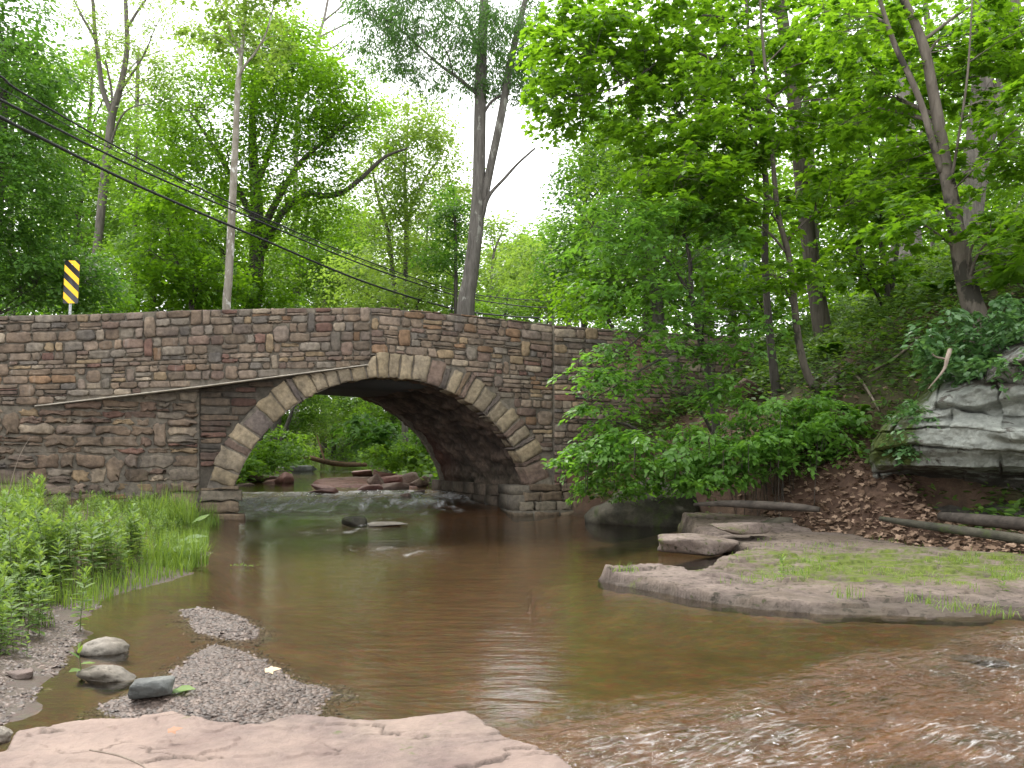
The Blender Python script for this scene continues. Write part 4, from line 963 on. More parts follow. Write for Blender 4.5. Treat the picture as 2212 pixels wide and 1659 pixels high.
for (u, v, d, ru, rv, n, mt, lf, lab) in [
 (30, 650, 25, 90, 50, 34, 'dark', 'ovate', 'leafy sapling low behind the parapet at the left edge'), (215, 655, 25, 90, 45, 36, 'maple', 'maple', 'leafy sapling low behind the parapet just right of the warning sign'), (330, 650, 28, 80, 45, 32, 'mid', 'quad', 'light sapling low behind the parapet below the forked grey tree'),
 (440, 655, 31, 80, 45, 32, 'maple', 'quad', 'bright sapling low behind the parapet left of the sycamore foot'), (560, 650, 29, 80, 50, 36, 'maple', 'maple', 'bright sapling low behind the parapet right of the sycamore foot'), (680, 650, 33, 90, 45, 34, 'mid', 'quad', 'sapling at the foot of the pale leaning tree'),
 (790, 645, 36, 90, 50, 36, 'pale', 'quad', 'pale sapling low behind the top of the humped parapet'), (900, 650, 34, 80, 45, 32, 'pale', 'quad', 'pale sapling at the foot of the slender double stem'), (975, 650, 38, 60, 50, 26, 'mid', 'quad', 'sapling just left of the ash foot'), (1090, 670, 46, 90, 45, 34, 'mid', 'quad', 'low bush behind the cables right of the ash foot')]:
    k += 1
    tree('sapling', lab, [(u, 700, d, 5), (u+4, v, d, 4), (u+6, v-rv*.8, d, 2)], [(u, v, d, ru, rv, 1.6, n)], lf, .2 if lf == 'quad' else .16, G[mt], BK['dark'], 80+k, per=58, R=.85, nlimb=4, group='saplings behind the parapet')

# ------------------------------------------------------------------ trees on the right bank
tree('maple_tree', 'thin straight dark maple trunk, the left of the two slim ones on the right bank', [(1676, 845, 17.3, 30), (1664, 740, 17.3, 24), (1656, 640, 17.3, 22), (1652, 520, 17.3, 20), (1656, 430, 17.3, 19), (1648, 330, 17.3, 16), (1634, 200, 17.3, 13), (1618, 80, 17.3, 11), (1608, -40, 17.3, 8)],
 [(1300, 150, 17, 150, 120, 1.5, 62), (1450, 80, 17, 170, 110, 1.6, 70), (1500, 260, 16.5, 170, 110, 1.5, 70), (1240, 90, 17.5, 100, 90, 1.3, 36), (1620, 120, 18, 140, 130, 1.6, 34), (1230, 225, 16.6, 70, 60, .8, 14), (1420, -90, 17, 260, 90, 2, 22)], 'maple', .135, G['maple'], BK['dark'], 51,
 limbs=[[(1642, 270, 17.3, 9), (1600, 190, 17, 8), (1540, 130, 16.8, 8), (1480, 108, 16.7, 8), (1440, 118, 16.6, 7), (1400, 150, 16.5, 6), (1340, 185, 16.4, 4), (1260, 205, 16.4, 2.5)], [(1620, 90, 17.3, 8), (1560, 40, 17, 7), (1500, 35, 16.8, 6), (1440, 50, 16.7, 4)], [(1654, 480, 17.3, 8), (1600, 420, 17, 6), (1540, 400, 16.7, 5), (1450, 420, 16.5, 3)]],
 per=48, R=.66, nlimb=16, ws=.72, nseg=9, flat=.07, tilt=.16, jit=.28)
tree('maple_tree', 'slim dark maple trunk that curves out of the bank beside the straight one', [(1800, 845, 16, 34), (1772, 845, 16, 30), (1745, 812, 16, 26), (1726, 740, 16, 24), (1714, 640, 16, 22), (1703, 550, 16, 20), (1682, 470, 16, 18), (1672, 380, 16, 16), (1664, 270, 16, 14), (1654, 160, 16, 11), (1644, 40, 16, 8), (1640, -60, 16, 5)],
 [(1560, 330, 15.6, 160, 70, 1.2, 46), (1480, 420, 15.6, 140, 70, 1.2, 40), (1760, 200, 17.2, 150, 120, 1.2, 44), (1810, 420, 16.5, 120, 60, 1.2, 26), (1610, 470, 15.6, 110, 50, 1, 24), (1830, 60, 16, 160, 110, 1.4, 34), (1700, 590, 15.2, 90, 30, .8, 12)], 'maple', .13, G['maple'], BK['smooth'], 52,
 limbs=[[(1690, 490, 16, 8), (1640, 440, 15.8, 6), (1560, 420, 15.6, 5), (1480, 440, 15.5, 3)], [(1674, 230, 16, 7), (1640, 205, 15.8, 6), (1600, 205, 15.8, 4)], [(1674, 235, 16, 6), (1760, 215, 15.7, 4), (1850, 215, 15.5, 3)]],
 per=48, R=.62, nlimb=14, ws=.66, nseg=9, flat=.07, tilt=.16, jit=.28)
tree('oak_tree', 'stout rough barked trunk leaning left behind the two slim maples', [(1782, 750, 20, 66), (1768, 660, 20, 56), (1750, 540, 20, 50), (1736, 430, 20, 48), (1726, 330, 20, 46), (1716, 230, 20, 42), (1706, 140, 20, 40), (1690, 40, 20, 38), (1676, -100, 20, 30), (1670, -300, 20, 16)],
 [(1720, 20, 20, 170, 120, 2, 44), (1560, -60, 19.5, 200, 120, 2, 24), (1860, 150, 20.5, 140, 140, 2, 56), (1860, -60, 20, 180, 120, 2, 24), (1620, 560, 21, 60, 60, 1, 10)], 'maple', .15, G['maple2'], BK['brown'], 53, per=50, R=.75, nlimb=14, ws=.66, nseg=14, rough=.05, flat=.08, tilt=.18)
tree('maple_tree', 'leaning mottled trunk rooted on top of the lichened cliff, forking high up', [(2118, 715, 13, 60), (2098, 650, 13, 54), (2082, 580, 13, 50), (2068, 510, 13, 42), (2055, 430, 13, 37), (2040, 350, 13, 34), (2030, 280, 13, 30), (2014, 190, 13, 27), (1998, 110, 13, 25), (1976, 50, 13, 22), (1945, -20, 13, 18), (1920, -120, 13, 10)],
 [(2110, 130, 13.6, 120, 110, 1.0, 34), (1900, 200, 14.2, 110, 90, 1.0, 34), (2180, 300, 12.4, 80, 120, 1.0, 36), (1960, 360, 13.6, 90, 60, .6, 20), (1860, 60, 13.5, 110, 80, 1.0, 22), (2180, 60, 12.8, 90, 100, 1, 26), (2190, 520, 12.2, 70, 80, .8, 24), (1960, 480, 12.8, 70, 50, .8, 14)], 'maple', .125, G['maple'], BK['smooth'], 54,
 limbs=[[(2034, 372, 13, 20), (2012, 300, 12.9, 18), (1990, 225, 12.9, 17), (1965, 165, 12.9, 16), (1932, 95, 12.9, 14), (1902, 5, 12.9, 11), (1880, -80, 12.9, 7)], [(2050, 420, 13, 9), (2070, 300, 12.6, 7), (2090, 160, 12.4, 6), (2100, 0, 12.3, 4)]],
 per=46, R=.52, nlimb=14, ws=.82, nseg=14, rough=.06, flat=.07, tilt=.16, jit=.28)
tree('tulip_tree', 'massive pale grey trunk standing higher up the right hillside', [(1955, 585, 26, 84), (1958, 520, 26, 60), (1958, 400, 26, 44), (1956, 250, 26, 36), (1954, 100, 26, 34), (1952, -40, 26, 32), (1950, -260, 26, 24)], [(1950, -60, 26, 220, 120, 3, 30), (2020, 230, 28, 130, 120, 1.5, 36), (1900, 330, 28, 130, 100, 1.5, 40)], 'maple', .17, G['maple2'], BK['pale'], 55, per=48, R=1.0, nlimb=9, nseg=16, rough=.07)
tree('oak_tree', 'huge dark trunk splitting into two thick stems near the right edge', [(2085, 590, 24, 66), (2092, 480, 24, 58), (2102, 380, 24, 54), (2114, 300, 24, 52), (2122, 210, 24, 46), (2122, 100, 24, 40), (2120, -20, 24, 36), (2118, -200, 24, 20)], [(2140, -40, 24, 200, 110, 3, 26), (2190, 300, 26, 90, 150, 1.5, 30)], 'maple', .16, G['maple2'], BK['grey'], 56, limbs=[[(2108, 330, 24, 44), (2140, 270, 23.9, 42), (2166, 190, 23.8, 38), (2180, 90, 23.8, 34), (2190, -30, 23.8, 30), (2200, -160, 23.8, 16)], [(2040, 100, 23.5, 9), (2090, 70, 23.5, 9), (2150, 40, 23.5, 8), (2230, 10, 23.5, 6)]], per=44, R=1.0, nlimb=9, nseg=16, rough=.06)
tree('young_maple_tree', 'small dark double stemmed maple on the slope below the massive grey trunk', [(1920, 645, 19.5, 18), (1912, 590, 19.5, 13), (1902, 510, 19.5, 11), (1896, 420, 19.5, 9), (1880, 330, 19.5, 5)], [(1880, 440, 19, 120, 70, 1.3, 46), (1840, 330, 19, 120, 80, 1.3, 44), (1960, 400, 19, 110, 70, 1.3, 36), (1860, 560, 18.5, 110, 50, 1.2, 32)], 'maple', .14, G['maple'], BK['dark'], 57, limbs=[[(1922, 645, 19.5, 13), (1934, 570, 19.4, 10), (1942, 500, 19.3, 8), (1960, 400, 19.2, 5)]], per=50, R=.7, nlimb=9, flat=.07, tilt=.16)
# dense maples behind, filling the hillside
for (u, v, d, ru, rv, n, mt, lab, tw) in [
 (1400, 560, 24, 150, 110, 70, 'maple2', 'dark trunked maple behind the end of the parapet', 24), (1380, 380, 27, 150, 140, 80, 'mid', 'tall maple with a broad dark trunk left of the slim pair', 30), (1560, 520, 27, 150, 140, 75, 'maple', 'bright maple behind the straight slim trunk', 16),
 (1500, 200, 30, 180, 170, 52, 'mid', 'high crowned maple behind the top left of the right bank', 26), (1740, 330, 31, 180, 200, 75, 'maple', 'sunlit maple seen between the stout trunk and the massive grey one', 20), (1850, 560, 30, 150, 90, 48, 'maple2', 'shaded maple on the upper slope right of the stout trunk', 16),
 (2120, 470, 30, 140, 130, 60, 'maple', 'bright understory maple behind the huge split trunk', 14), (2000, 120, 34, 190, 170, 44, 'mid', 'high maple crown behind the massive grey trunk', 20), (1640, 650, 24, 120, 60, 40, 'maple', 'low bright maple sapling behind the green road sign', 8), (2240, 250, 30, 110, 220, 38, 'maple2', 'maple at the far right edge of the hillside', 18), (1300, 640, 26, 80, 60, 30, 'maple', 'fresh green sapling above the right end of the parapet', 7)]:
    k += 1
    tree('maple_tree', lab, [(u+25, 720, d, tw*1.2), (u+14, v+60, d, tw), (u, v-rv*.6, d, tw*.6), (u-8, v-rv*1.1, d, tw*.3)], [(u, v, d, ru, rv, 2.4, n)], 'maple', .18, G[mt], BK['grey'], 60+k, per=56, R=1.0, nlimb=9, flat=.1, tilt=.2, group='maples filling the right hillside')
# spicebush tree in front, with drooping boughs over the wall
tree('spicebush_tree', 'small dark stemmed tree whose drooping leafy boughs hang over the right end of the bridge', [(1547, 930, 16, 20), (1538, 850, 16, 17), (1522, 770, 16, 15), (1505, 700, 16, 14), (1494, 640, 16, 12), (1490, 560, 16, 9), (1470, 480, 16, 6)],
 [(1420, 520, 15.3, 190, 90, .9, 62), (1330, 480, 15.3, 110, 80, .8, 26), (1400, 640, 15.2, 150, 70, .9, 34), (1480, 720, 15.2, 150, 60, .8, 36), (1380, 780, 14.9, 130, 50, .7, 32), (1280, 830, 14.8, 70, 40, .5, 12), (1300, 890, 14.8, 80, 30, .5, 13), (1560, 700, 15.2, 110, 90, .8, 24), (1470, 830, 15, 120, 40, .7, 20)], 'ovate', .115, G['ovate'], BK['dark'], 58,
 limbs=[[(1524, 775, 16, 8), (1470, 760, 15.5, 6), (1400, 790, 15.1, 5), (1320, 840, 14.9, 3), (1240, 880, 14.8, 2)], [(1510, 715, 16, 8), (1450, 690, 15.5, 6), (1380, 730, 15.2, 4), (1300, 800, 15, 2)], [(1500, 650, 16, 7), (1440, 560, 15.6, 5), (1360, 500, 15.4, 3), (1280, 490, 15.3, 2)]],
 per=34, R=.42, nlimb=10, flat=.08, tilt=.22, jit=.25, droop=.45, twr=.007)
def shrub(name, label, cells, leaf, size, mat, seed, per, R, bark, cat='shrub', droop=.4, jit=.25, flat=.1, group=None, lift=.0):
    """low spreading shrub: sprays over the ground, each carried by a stem from the base"""
    rng = np.random.default_rng(seed); LV = Leaves(); T = Tubes()
    pts = []
    for (u, v, d, ru, rv, rd, n) in cells:
        for k in range(n):
            a = rng.uniform(0, 6.28); q = math.sqrt(rng.random()); dd = d+rng.normal(0, rd)
            pts.append(P(u+ru*q*math.cos(a), v+rv*q*math.sin(a), dd))
    pts = np.array(pts); stems = cat not in ('creeper', 'plant', 'vine'); pts[:, 2] = np.maximum(pts[:, 2], np.array([gz(a, b) for a, b in pts[:, :2]])+.12)
    c = pts.mean(0); base = np.array([c[0], c[1]+.3, gz(c[0], c[1]+.3)-.05])
    e = empty(name, base, label, cat, group)
    for p in pts:
        LV.add(*spray(rng, p, R*rng.uniform(.6, 1.25), int(per*rng.uniform(.6, 1.4)), size, None, .25, droop, jit, flat, .1))
        b = np.array([p[0]+rng.normal(.15, .12), p[1]+rng.uniform(.2, .6), 0]); b[2] = gz(b[0], b[1])-.03
        if np.linalg.norm(b-p) > 1.5: b = p+(b-p)*.5/np.linalg.norm(b-p); 
        m = (b+p)*.5+np.array([0, 0, .10])
        if stems and b[2] > .12 and not name.startswith('up') and rng.random() < .7: T.add(smoothpath(np.array([[*b, .006], [*m, .005], [*p, .002]]), 4), 4, 0, 0, False)
    LV.build('foliage', leaf, mat, e, extra=T, bark=bark)
    return e
shrub('spicebush', 'wide layered spicebush with oval leaves overhanging the mossy boulder', [(1400, 960, 14.4, 160, 50, .4, 46), (1540, 990, 14.2, 160, 50, .4, 50), (1300, 990, 14.6, 100, 40, .3, 24), (1640, 920, 14.6, 140, 60, .4, 46), (1420, 1030, 14.6, 140, 30, .3, 28), (1560, 1040, 14, 80, 20, .3, 12), (1330, 1045, 14.9, 90, 25, .2, 14)], 'ovate', .115, G['ovate'], 101, 36, .36, BK['dark'])
shrub('spicebush', 'spicebush thicket below the curved slim maple trunk on the bank', [(1740, 900, 14.2, 110, 50, .4, 36), (1720, 970, 13.8, 110, 50, .4, 34), (1810, 930, 13.8, 60, 50, .3, 18)], 'ovate', .11, G['ovate'], 102, 34, .34, BK['dark'])
shrub('hanging_creeper', 'fine leaved creeper trailing down the bank beside the right bridge foot', [(1300, 1040, 15.6, 40, 40, .15, 12), (1340, 1060, 15.4, 50, 25, .15, 10)], 'ovate', .06, G['cover'], 103, 60, .26, BK['dark'], 'creeper')
shrub('vine_thicket', 'glossy pale veined vine thicket spilling over the top of the lichened cliff', [(2060, 720, 12.3, 70, 60, .3, 30), (2140, 740, 12.0, 80, 50, .3, 32), (2200, 690, 11.8, 60, 60, .3, 24), (2010, 770, 12.4, 40, 40, .2, 14), (2080, 790, 11.9, 60, 20, .2, 12), (2160, 790, 11.4, 60, 22, .2, 14), (2215, 770, 11.2, 50, 30, .2, 12)], 'ovate', .105, G['vine'], 104, 34, .27, BK['dark'], 'vine', .9, .35)
shrub('ledge_plant', 'small heart leaved plant growing on the ledge at the left of the cliff', [(2010, 880, 11.9, 50, 25, .15, 12), (1960, 910, 12.0, 40, 30, .15, 9)], 'ovate', .09, G['vine'], 105, 26, .22, BK['dark'], 'plant', .9)
shrub('ledge_plant', 'leafy plant clump at the lower left foot of the cliff', [(1950, 960, 11.9, 30, 35, .15, 9)], 'ovate', .085, G['vine'], 106, 26, .2, BK['dark'], 'plant', .8)
shrub('upstream_shrub', 'dark leaved bough hanging over the upstream bank, seen through the arch', [(790, 930, 30, 60, 40, .6, 34), (830, 960, 30, 40, 30, .5, 16)], 'ovate', .20, G['dark'], 107, 40, .5, BK['dark'], 'shrub', .6)
shrub('upstream_shrub', 'soft light green shrub mass on the right upstream bank beyond the arch', [(860, 980, 29, 60, 30, .8, 40), (900, 960, 28, 40, 30, .6, 24)], 'quad', .13, G['mid'], 108, 60, .5, BK['dark'])
shrub('upstream_shrub', 'light green shrub on the left upstream bank beyond the arch', [(570, 980, 30, 60, 30, .8, 40), (620, 960, 34, 50, 40, .8, 30), (540, 1000, 27, 30, 14, .4, 12)], 'quad', .14, G['mid'], 109, 60, .55, BK['dark'])
tree('upstream_tree', 'dark stemmed tree standing on the left bank beyond the arch', [(590, 1000, 33, 26), (596, 920, 33, 22), (604, 840, 33, 20), (615, 700, 33, 12)], [(640, 880, 38, 70, 50, 1.5, 46), (640, 770, 36, 100, 80, 2, 46), (600, 930, 37, 50, 40, 1.2, 24)], 'quad', .2, G['mid'], BK['dark'], 110, per=60, R=.9, nlimb=5)
tree('upstream_tree', 'bright woods tree closing the upstream view through the arch', [(720, 1000, 66, 10), (722, 900, 66, 8), (724, 800, 66, 6)], [(700, 890, 64, 110, 60, 3, 80), (700, 780, 64, 160, 80, 4, 60), (780, 900, 60, 80, 50, 3, 46), (700, 960, 70, 90, 30, 3, 30)], 'quad', .30, G['pale'], BK['dark'], 111, per=60, R=1.5, nlimb=7)
tree('upstream_tree', 'mid green tree on the right upstream slope beyond the arch', [(850, 1000, 44, 14), (848, 900, 44, 12), (846, 780, 44, 8)], [(850, 900, 42, 90, 60, 2, 60), (830, 760, 44, 110, 80, 2, 40), (780, 870, 46, 60, 40, 2, 30)], 'quad', .22, G['mid'], BK['dark'], 112, per=60, R=1.1, nlimb=6)
# distant woods: one mass
rng = np.random.default_rng(7); LV = Leaves()
for i in range(1900):
    x = rng.uniform(-1, 1); y = rng.uniform(92, 118); xx = x*y*.85; z0 = gz(xx, y)
    hgt = 19+4*math.sin(xx*.12)+8*sst(0.05, .5, abs(x-.02))
    p = np.array([xx, y, z0+rng.random()**.8*hgt]); LV.add(*spray(rng, p, 3.0, 40, .72, None, .3, .3, .6, .3))
tag(LV.build('distant_woods', 'quad', G['mid']), 'far green woodland closing the valley', 'woods', kind='stuff')
# ------------------------------------------------------------------ cliff with undercut
M_CLIFF = mat_rock('lichened_cliff', (.04, .036, .03), (.085, .077, .066), (.15, .138, .12), 3.2, 1., ((.025, .04, .01), (.075, .095, .02)), .60, .25, .9, ((.275, .29, .26), 5.5), .54, .35)
na, nb = 420, 300
A, B = np.meshgrid(np.linspace(0, 1, na), np.linspace(0, 1, nb), indexing='ij')
q0 = np.array([4.75, 12.3]); q1 = np.array([6.55, 11.1]); q2 = np.array([9.0, 9.1])
bx = np.where(A < .5, q0[0]+(q1[0]-q0[0])*A*2, q1[0]+(q2[0]-q1[0])*(A-.5)*2); by = np.where(A < .5, q0[1]+(q1[1]-q0[1])*A*2, q1[1]+(q2[1]-q1[1])*(A-.5)*2)
nrm = unit(np.array([[-.53, -.85]]))[0]
topz = np.interp(A, [0, .06, .15, .3, .5, .75, 1], [1.15, 1.55, 1.9, 2.35, 2.85, 3.1, 3.3]); botz = np.interp(A, [0, .1, .2, .3], [1.0, .9, .5, .3])
zz = botz+(topz-botz)*B
under = np.interp(zz, [.3, .62, .82, .95, 1.12, 1.3], [-.3, -1.1, -1.25, -.95, -.04, .06])*sst(.02, .16, A)
wp = np.stack([A*4.6, 0*A, zz], -1)
ledge = .16*sst(.25, .55, vn(wp*np.array([.9, 1, 3.2]), 133))
body = ledge+.12*np.sin(zz*2.2+A*3)+.10*sst(1.2, 1.35, zz)-.30*sst(1.75, 1.95, zz+.35*A)+.22*sst(2.0, 2.12, zz+.25*A-.1*np.sin(A*14))
back = -1.7*sst(.82, 1.0, B)**1.5-1.2*sst(.10, 0, A)
wp = np.stack([A*4.6, 0*A, zz], -1)
lay = fbm(wp*np.array([1.1, 1, 7.5]), 5, 121)*.06+fbm(wp*2.3, 4, 123)*.10
fine = fbm(wp*np.array([8, 1, 11]), 4, 161)*.035+fbm(wp*24, 3, 163)*.012
sA = A*4.6+.38*fbm(wp*1.5, 4, 131); zB = zz+.05*A*4.6+.20*fbm(wp*.9, 4, 137)
bedf = zB/.33+.30*np.sin(zB*4.1); li = np.floor(bedf); h1 = _h(li.astype(int), 0*li.astype(int), 0*li.astype(int), 5); colf = sA*(1.25+.45*h1)+h1*7; ci = np.floor(colf)
h2 = _h(li.astype(int), ci.astype(int), 0*li.astype(int), 6); dist_e = np.minimum(np.minimum(bedf-li, 1-(bedf-li))*.27, np.minimum(colf-ci, 1-(colf-ci))/(1.25+.45*h1))
lay = lay*.6+.13*h2+.06*h1-.07*sst(.035, .004, dist_e)*sst(-.1, .3, fbm(wp*1.8, 3, 151)); crk_ = sst(.020, .003, dist_e)*sst(.0, .4, fbm(wp*1.8, 3, 151))
ofs = under+body+back+lay+fine
V = np.stack([bx+nrm[0]*ofs, by+nrm[1]*ofs, zz+.04*fbm(wp*3, 3, 125)+.25*sst(.85, 1, B)], -1)
lich = .12+.30*sst(1.0, 1.25, zz)*sst(.10, .26, A)-.3*sst(1.95, 2.3, zz)-.5*sst(1.0, .8, zz)+.18*fbm(wp*1.7, 3, 141)-.5*crk_
mossa = .12*fbm(wp*1.3, 3, 171)+.75*sst(.34, .16, A)*sst(.9, 1.2, zz)-.25+.15*sst(.8, 1, B)
cliff = build('cliff', V.reshape(-1, 3), gridfaces(na, nb), M_CLIFF, attrs=dict(lichen=lich.ravel(), moss=mossa.ravel(), crack=crk_.ravel()))
tag(cliff, 'dark undercut rock cliff blotched with pale lichen at the right edge', 'cliff')

# ------------------------------------------------------------------ rocks
def rock(name, label, c, size, seed, mat, rot=0., angular=True, group=None, tilt=0., cat='rock', sub=2):
    rng = np.random.default_rng(seed); bm = bmesh.new()
    if angular:
        for i in range(22):
            p = rng.uniform(-1, 1, 3); p = p/max(np.abs(p).max(), .3)**.75*np.array([1, 1, 1])
            bm.verts.new(p*np.array([.5, .5, .5]))
        r = bmesh.ops.convex_hull(bm, input=bm.verts)
        bmesh.ops.delete(bm, geom=[g for g in r['geom_interior'] if isinstance(g, bmesh.types.BMVert)], context='VERTS')
        bmesh.ops.dissolve_limit(bm, angle_limit=.18, verts=bm.verts, edges=bm.edges)
        bmesh.ops.bevel(bm, geom=list(bm.edges), offset=.05, segments=1, affect='EDGES', clamp_overlap=True)
        bmesh.ops.triangulate(bm, faces=bm.faces)
        bmesh.ops.subdivide_edges(bm, edges=bm.edges, cuts=3, use_grid_fill=True)
    else:
        bmesh.ops.create_icosphere(bm, subdivisions=5, radius=.5)
    bm.verts.ensure_lookup_table()
    V = np.array([v.co for v in bm.verts]); Fc = [[v.index for v in f.verts] for f in bm.faces]
    bm.free()
    if not angular:
        V = V*(1+.42*fbm(V*1.9+seed, 3, seed)[:, None])
        V[:, 2] = np.where(V[:, 2] > 0, V[:, 2]*(1-.25*np.abs(V[:, 0])), V[:, 2])
    V = V*np.asarray(size)
    s = min(size); V = V+unit(V)*(fbm(V/s*1.6+seed, 4, seed+1)*s*.09)[:, None]
    if angular: V[:, :2] *= (1+.05*fbm(np.stack([V[:, 2]/s*6, 0*V[:, 2], 0*V[:, 2]+seed], -1), 2, 5))[:, None]
    ct, st_ = math.cos(tilt), math.sin(tilt); V = np.stack([V[:, 0]*ct-V[:, 2]*st_, V[:, 1], V[:, 0]*st_+V[:, 2]*ct], -1)
    cr, sr = math.cos(rot), math.sin(rot); V = np.stack([V[:, 0]*cr-V[:, 1]*sr, V[:, 0]*sr+V[:, 1]*cr, V[:, 2]], -1)+np.asarray(c)
    by = {}
    for f in Fc: by.setdefault(len(f), []).append(f)
    o = build(name, V, [np.array(f) for f in by.values()], mat, attrs=dict(moss=np.zeros(len(V)), crack=.6*sst(.05, .0, V[:, 2]-wlev(V[:, 0], V[:, 1])-.02)), smooth=not angular)
    return tag(o, label, cat, group)
M_BROWN = mat_rock('brown_sandstone', (.085, .055, .045), (.15, .105, .085), (.22, .165, .13), 3, .7, ((.03, .05, .012), (.08, .10, .02)), .70, .3, .75)
M_RED = mat_rock('red_shale', (.10, .048, .04), (.17, .085, .07), (.24, .135, .115), 3, .7, None, .7, .35, .6)
M_GREYR = mat_rock('grey_stone', (.06, .062, .06), (.10, .105, .10), (.17, .175, .16), 5, .7, ((.03, .05, .012), (.08, .10, .02)), .72, .3, .7)
M_BUFF = mat_rock('buff_boulder', (.20, .17, .13), (.33, .29, .235), (.45, .41, .35), 4, .5, None, .7, .3, .7, gain=.52, speck=.6)
def wp_(u, v, z=0.): d = F*(EYE-z)/(v-HZ); return np.array([(u-CU)/F*d, d, z])
p = wp_(222, 1410); rock('boulder', 'smooth buff boulder at the water edge under the weeds', p+[0, .05, .0], (.33, .22, .17), 3, M_BUFF, .5, False)
p = wp_(222, 1468); rock('boulder', 'flatter brown grey stone in the shallows, nearer than the smooth boulder', p+[0, .03, .01], (.32, .18, .125), 8, M_BUFF, -.2, False, tilt=-.15)
p = wp_(320, 1515, .04); p = wp_(2110, 1432, -.13); rock('wet_rock', 'flat ochre stone in the riffle near the right edge', p, (.42, .25, .09), 54, M_BROWN, -.2)
p = wp_(320, 1515, .04); rock('stone_block', 'dark grey squared block resting by the gravel bar', p+[0, .04, .055], (.225, .14, .105), 12, M_GREYR, .12, True, tilt=.08)
p = wp_(40, 1450, .05); p[2] = gz(p[0], p[1])+.015; rock('flat_stone', 'small flat reddish stone on the mud below the weeds', p, (.16, .12, .05), 14, M_PINK, .4)
p = wp_(-5, 1590, .08); rock('flat_stone', 'rounded pebble sized stone at the left end of the pink slab', p, (.13, .12, .08), 15, M_BUFF, .4, False)
p = wp_(790, 1128, .03); rock('mossy_boulder', 'low dark mossy boulder between the bridge foot and the rock shelf', (2.62, 16.25, .08), (2.3, 1.5, 1.25), 41, M_MOSSROCK, -.45, False)
rock('mossy_rock', 'small low moss topped rock splitting the riffle below the arch', p+[-.2, 0, .0], (.50, .35, .22), 16, M_MOSSROCK, .2)
p = wp_(840, 1132, .03); rock('flat_rock', 'tan flat rock awash right of the moss topped one', p, (.75, .4, .10), 17, M_BUFF, .1)
p = wp_(1545, 1185, .1); rock('ledge_block', 'thick angular layered block at the inner notch of the rock shelf', p+[-.15, .25, .03], (1.05, .75, .25), 19, M_SHELF, -.15)
p = wp_(1620, 1150, .25); rock('ledge_block', 'flat pale slab lying on the shelf behind the layered block', p+[-.1, .1, .05], (1.0, .55, .16), 22, M_SHELF, .15)
q = P(1650, 1015, 13.6); q[2] = gz(q[0], q[1])+.08; rock('boulder', 'mossy boulder half buried in the bank under the spicebush', q, (.85, .5, .42), 24, M_MOSSROCK, .3, True, tilt=.3)
q = P(1616, 835, 17.6); q[2] = gz(q[0], q[1])+.2; rock('broken_stump', 'dark wedge shaped broken stump left of the straight slim trunk', q, (.48, .35, .6), 27, mat_rock('rotten_wood', (.03, .018, .012), (.06, .035, .022), (.11, .07, .05), 6, .8, None), .3, True, tilt=.5, cat='stump')
rr = np.random.default_rng(33)
for i, (u, v, z, sx, sy, sz, mt, ti, lab) in enumerate([
 (797, 1052, .45, 1.0, .6, .40, 'R', .1, 'flat red slab at the left of the boulders by the right abutment'), (815, 1040, .5, .5, .5, .75, 'B', .7, 'upright brown block among the boulders by the right abutment'), (850, 1050, .42, 1.15, .7, .5, 'B', .05, 'largest brown block in front of the boulders by the abutment'),
 (845, 1030, .6, 1.0, .7, .35, 'R', .15, 'long reddish stone behind the largest brown block'), (880, 1030, .6, .8, .6, .5, 'B', .45, 'tilted brown stone between the largest block and the abutment'), (905, 1040, .5, .75, .6, .45, 'B', .5, 'leaning tan stone against the abutment'), (900, 1062, .35, .6, .4, .25, 'B', .2, 'small stone at the water below the leaning tan one'), (925, 1035, .55, .7, .7, .6, 'U', .3, 'pale buff boulder touching the right abutment'),
 (830, 1022, .65, .9, .5, .3, 'R', -.1, 'low red stone at the back of the boulders'), (790, 1018, .6, .9, .6, .28, 'R', .05, 'dark red stone at the edge of the upstream flat ledge'), (872, 1068, .33, .5, .35, .2, 'B', .2, 'little brown stone in front of the largest block'),
 (690, 1058, .42, 1.3, .6, .20, 'R', .12, 'dark flat rock in midstream above the fall'), (700, 1050, .45, .9, .5, .28, 'R', -.2, 'reddish rock piled behind the flat midstream rock'),
 (590, 1040, .42, 1.2, .8, .35, 'R', .1, 'red rock at the front of the left upstream heap'), (610, 1035, .5, .8, .6, .45, 'R', .5, 'tilted red slab at the right of the left upstream heap'), (570, 1030, .55, 1.2, .8, .35, 'B', -.1, 'brown flat rock behind the left upstream heap'), (540, 1028, .5, 1.1, .7, .3, 'B', .1, 'brown rock near the left arch side upstream'), (555, 1015, .6, 1.4, .8, .35, 'B', .15, 'dark flat rock on the left upstream shore'), (600, 1012, .6, 1.6, .9, .3, 'B', -.1, 'low dark rock below the upstream shrub'), (640, 1008, .65, 1.4, .9, .3, 'G', .05, 'grey rock farther up the left upstream shore'), (525, 1045, .42, .7, .5, .2, 'B', .1, 'small flat rock beside the left pier upstream')]):
    d = F*(EYE-z)/(v-HZ); d = min(d, 40); c = P(u, v, d); c[2] = z*.85
    rock('river_rock', lab, c, (sx*d/30, sy*d/30, sz*d/34), 200+i, dict(R=M_RED, B=M_BROWN, U=M_BUFF, G=M_GREYR)[mt], rr.uniform(-.6, .6), True, 'rocks along the upstream bed', ti)
up = [(-5.6, 24.5), (-3.0, 23.9), (-2.2, 25), (-2.6, 28), (-4.0, 31), (-6.5, 30), (-6.2, 27)]
slab('flat_ledge', 'flat red bedrock ledge upstream in front of the boulders', 'rock', up, lambda x, y: .395+.012*(y-24), .2, .06, M_RED, 141, .03, .3, .3, None, 2)

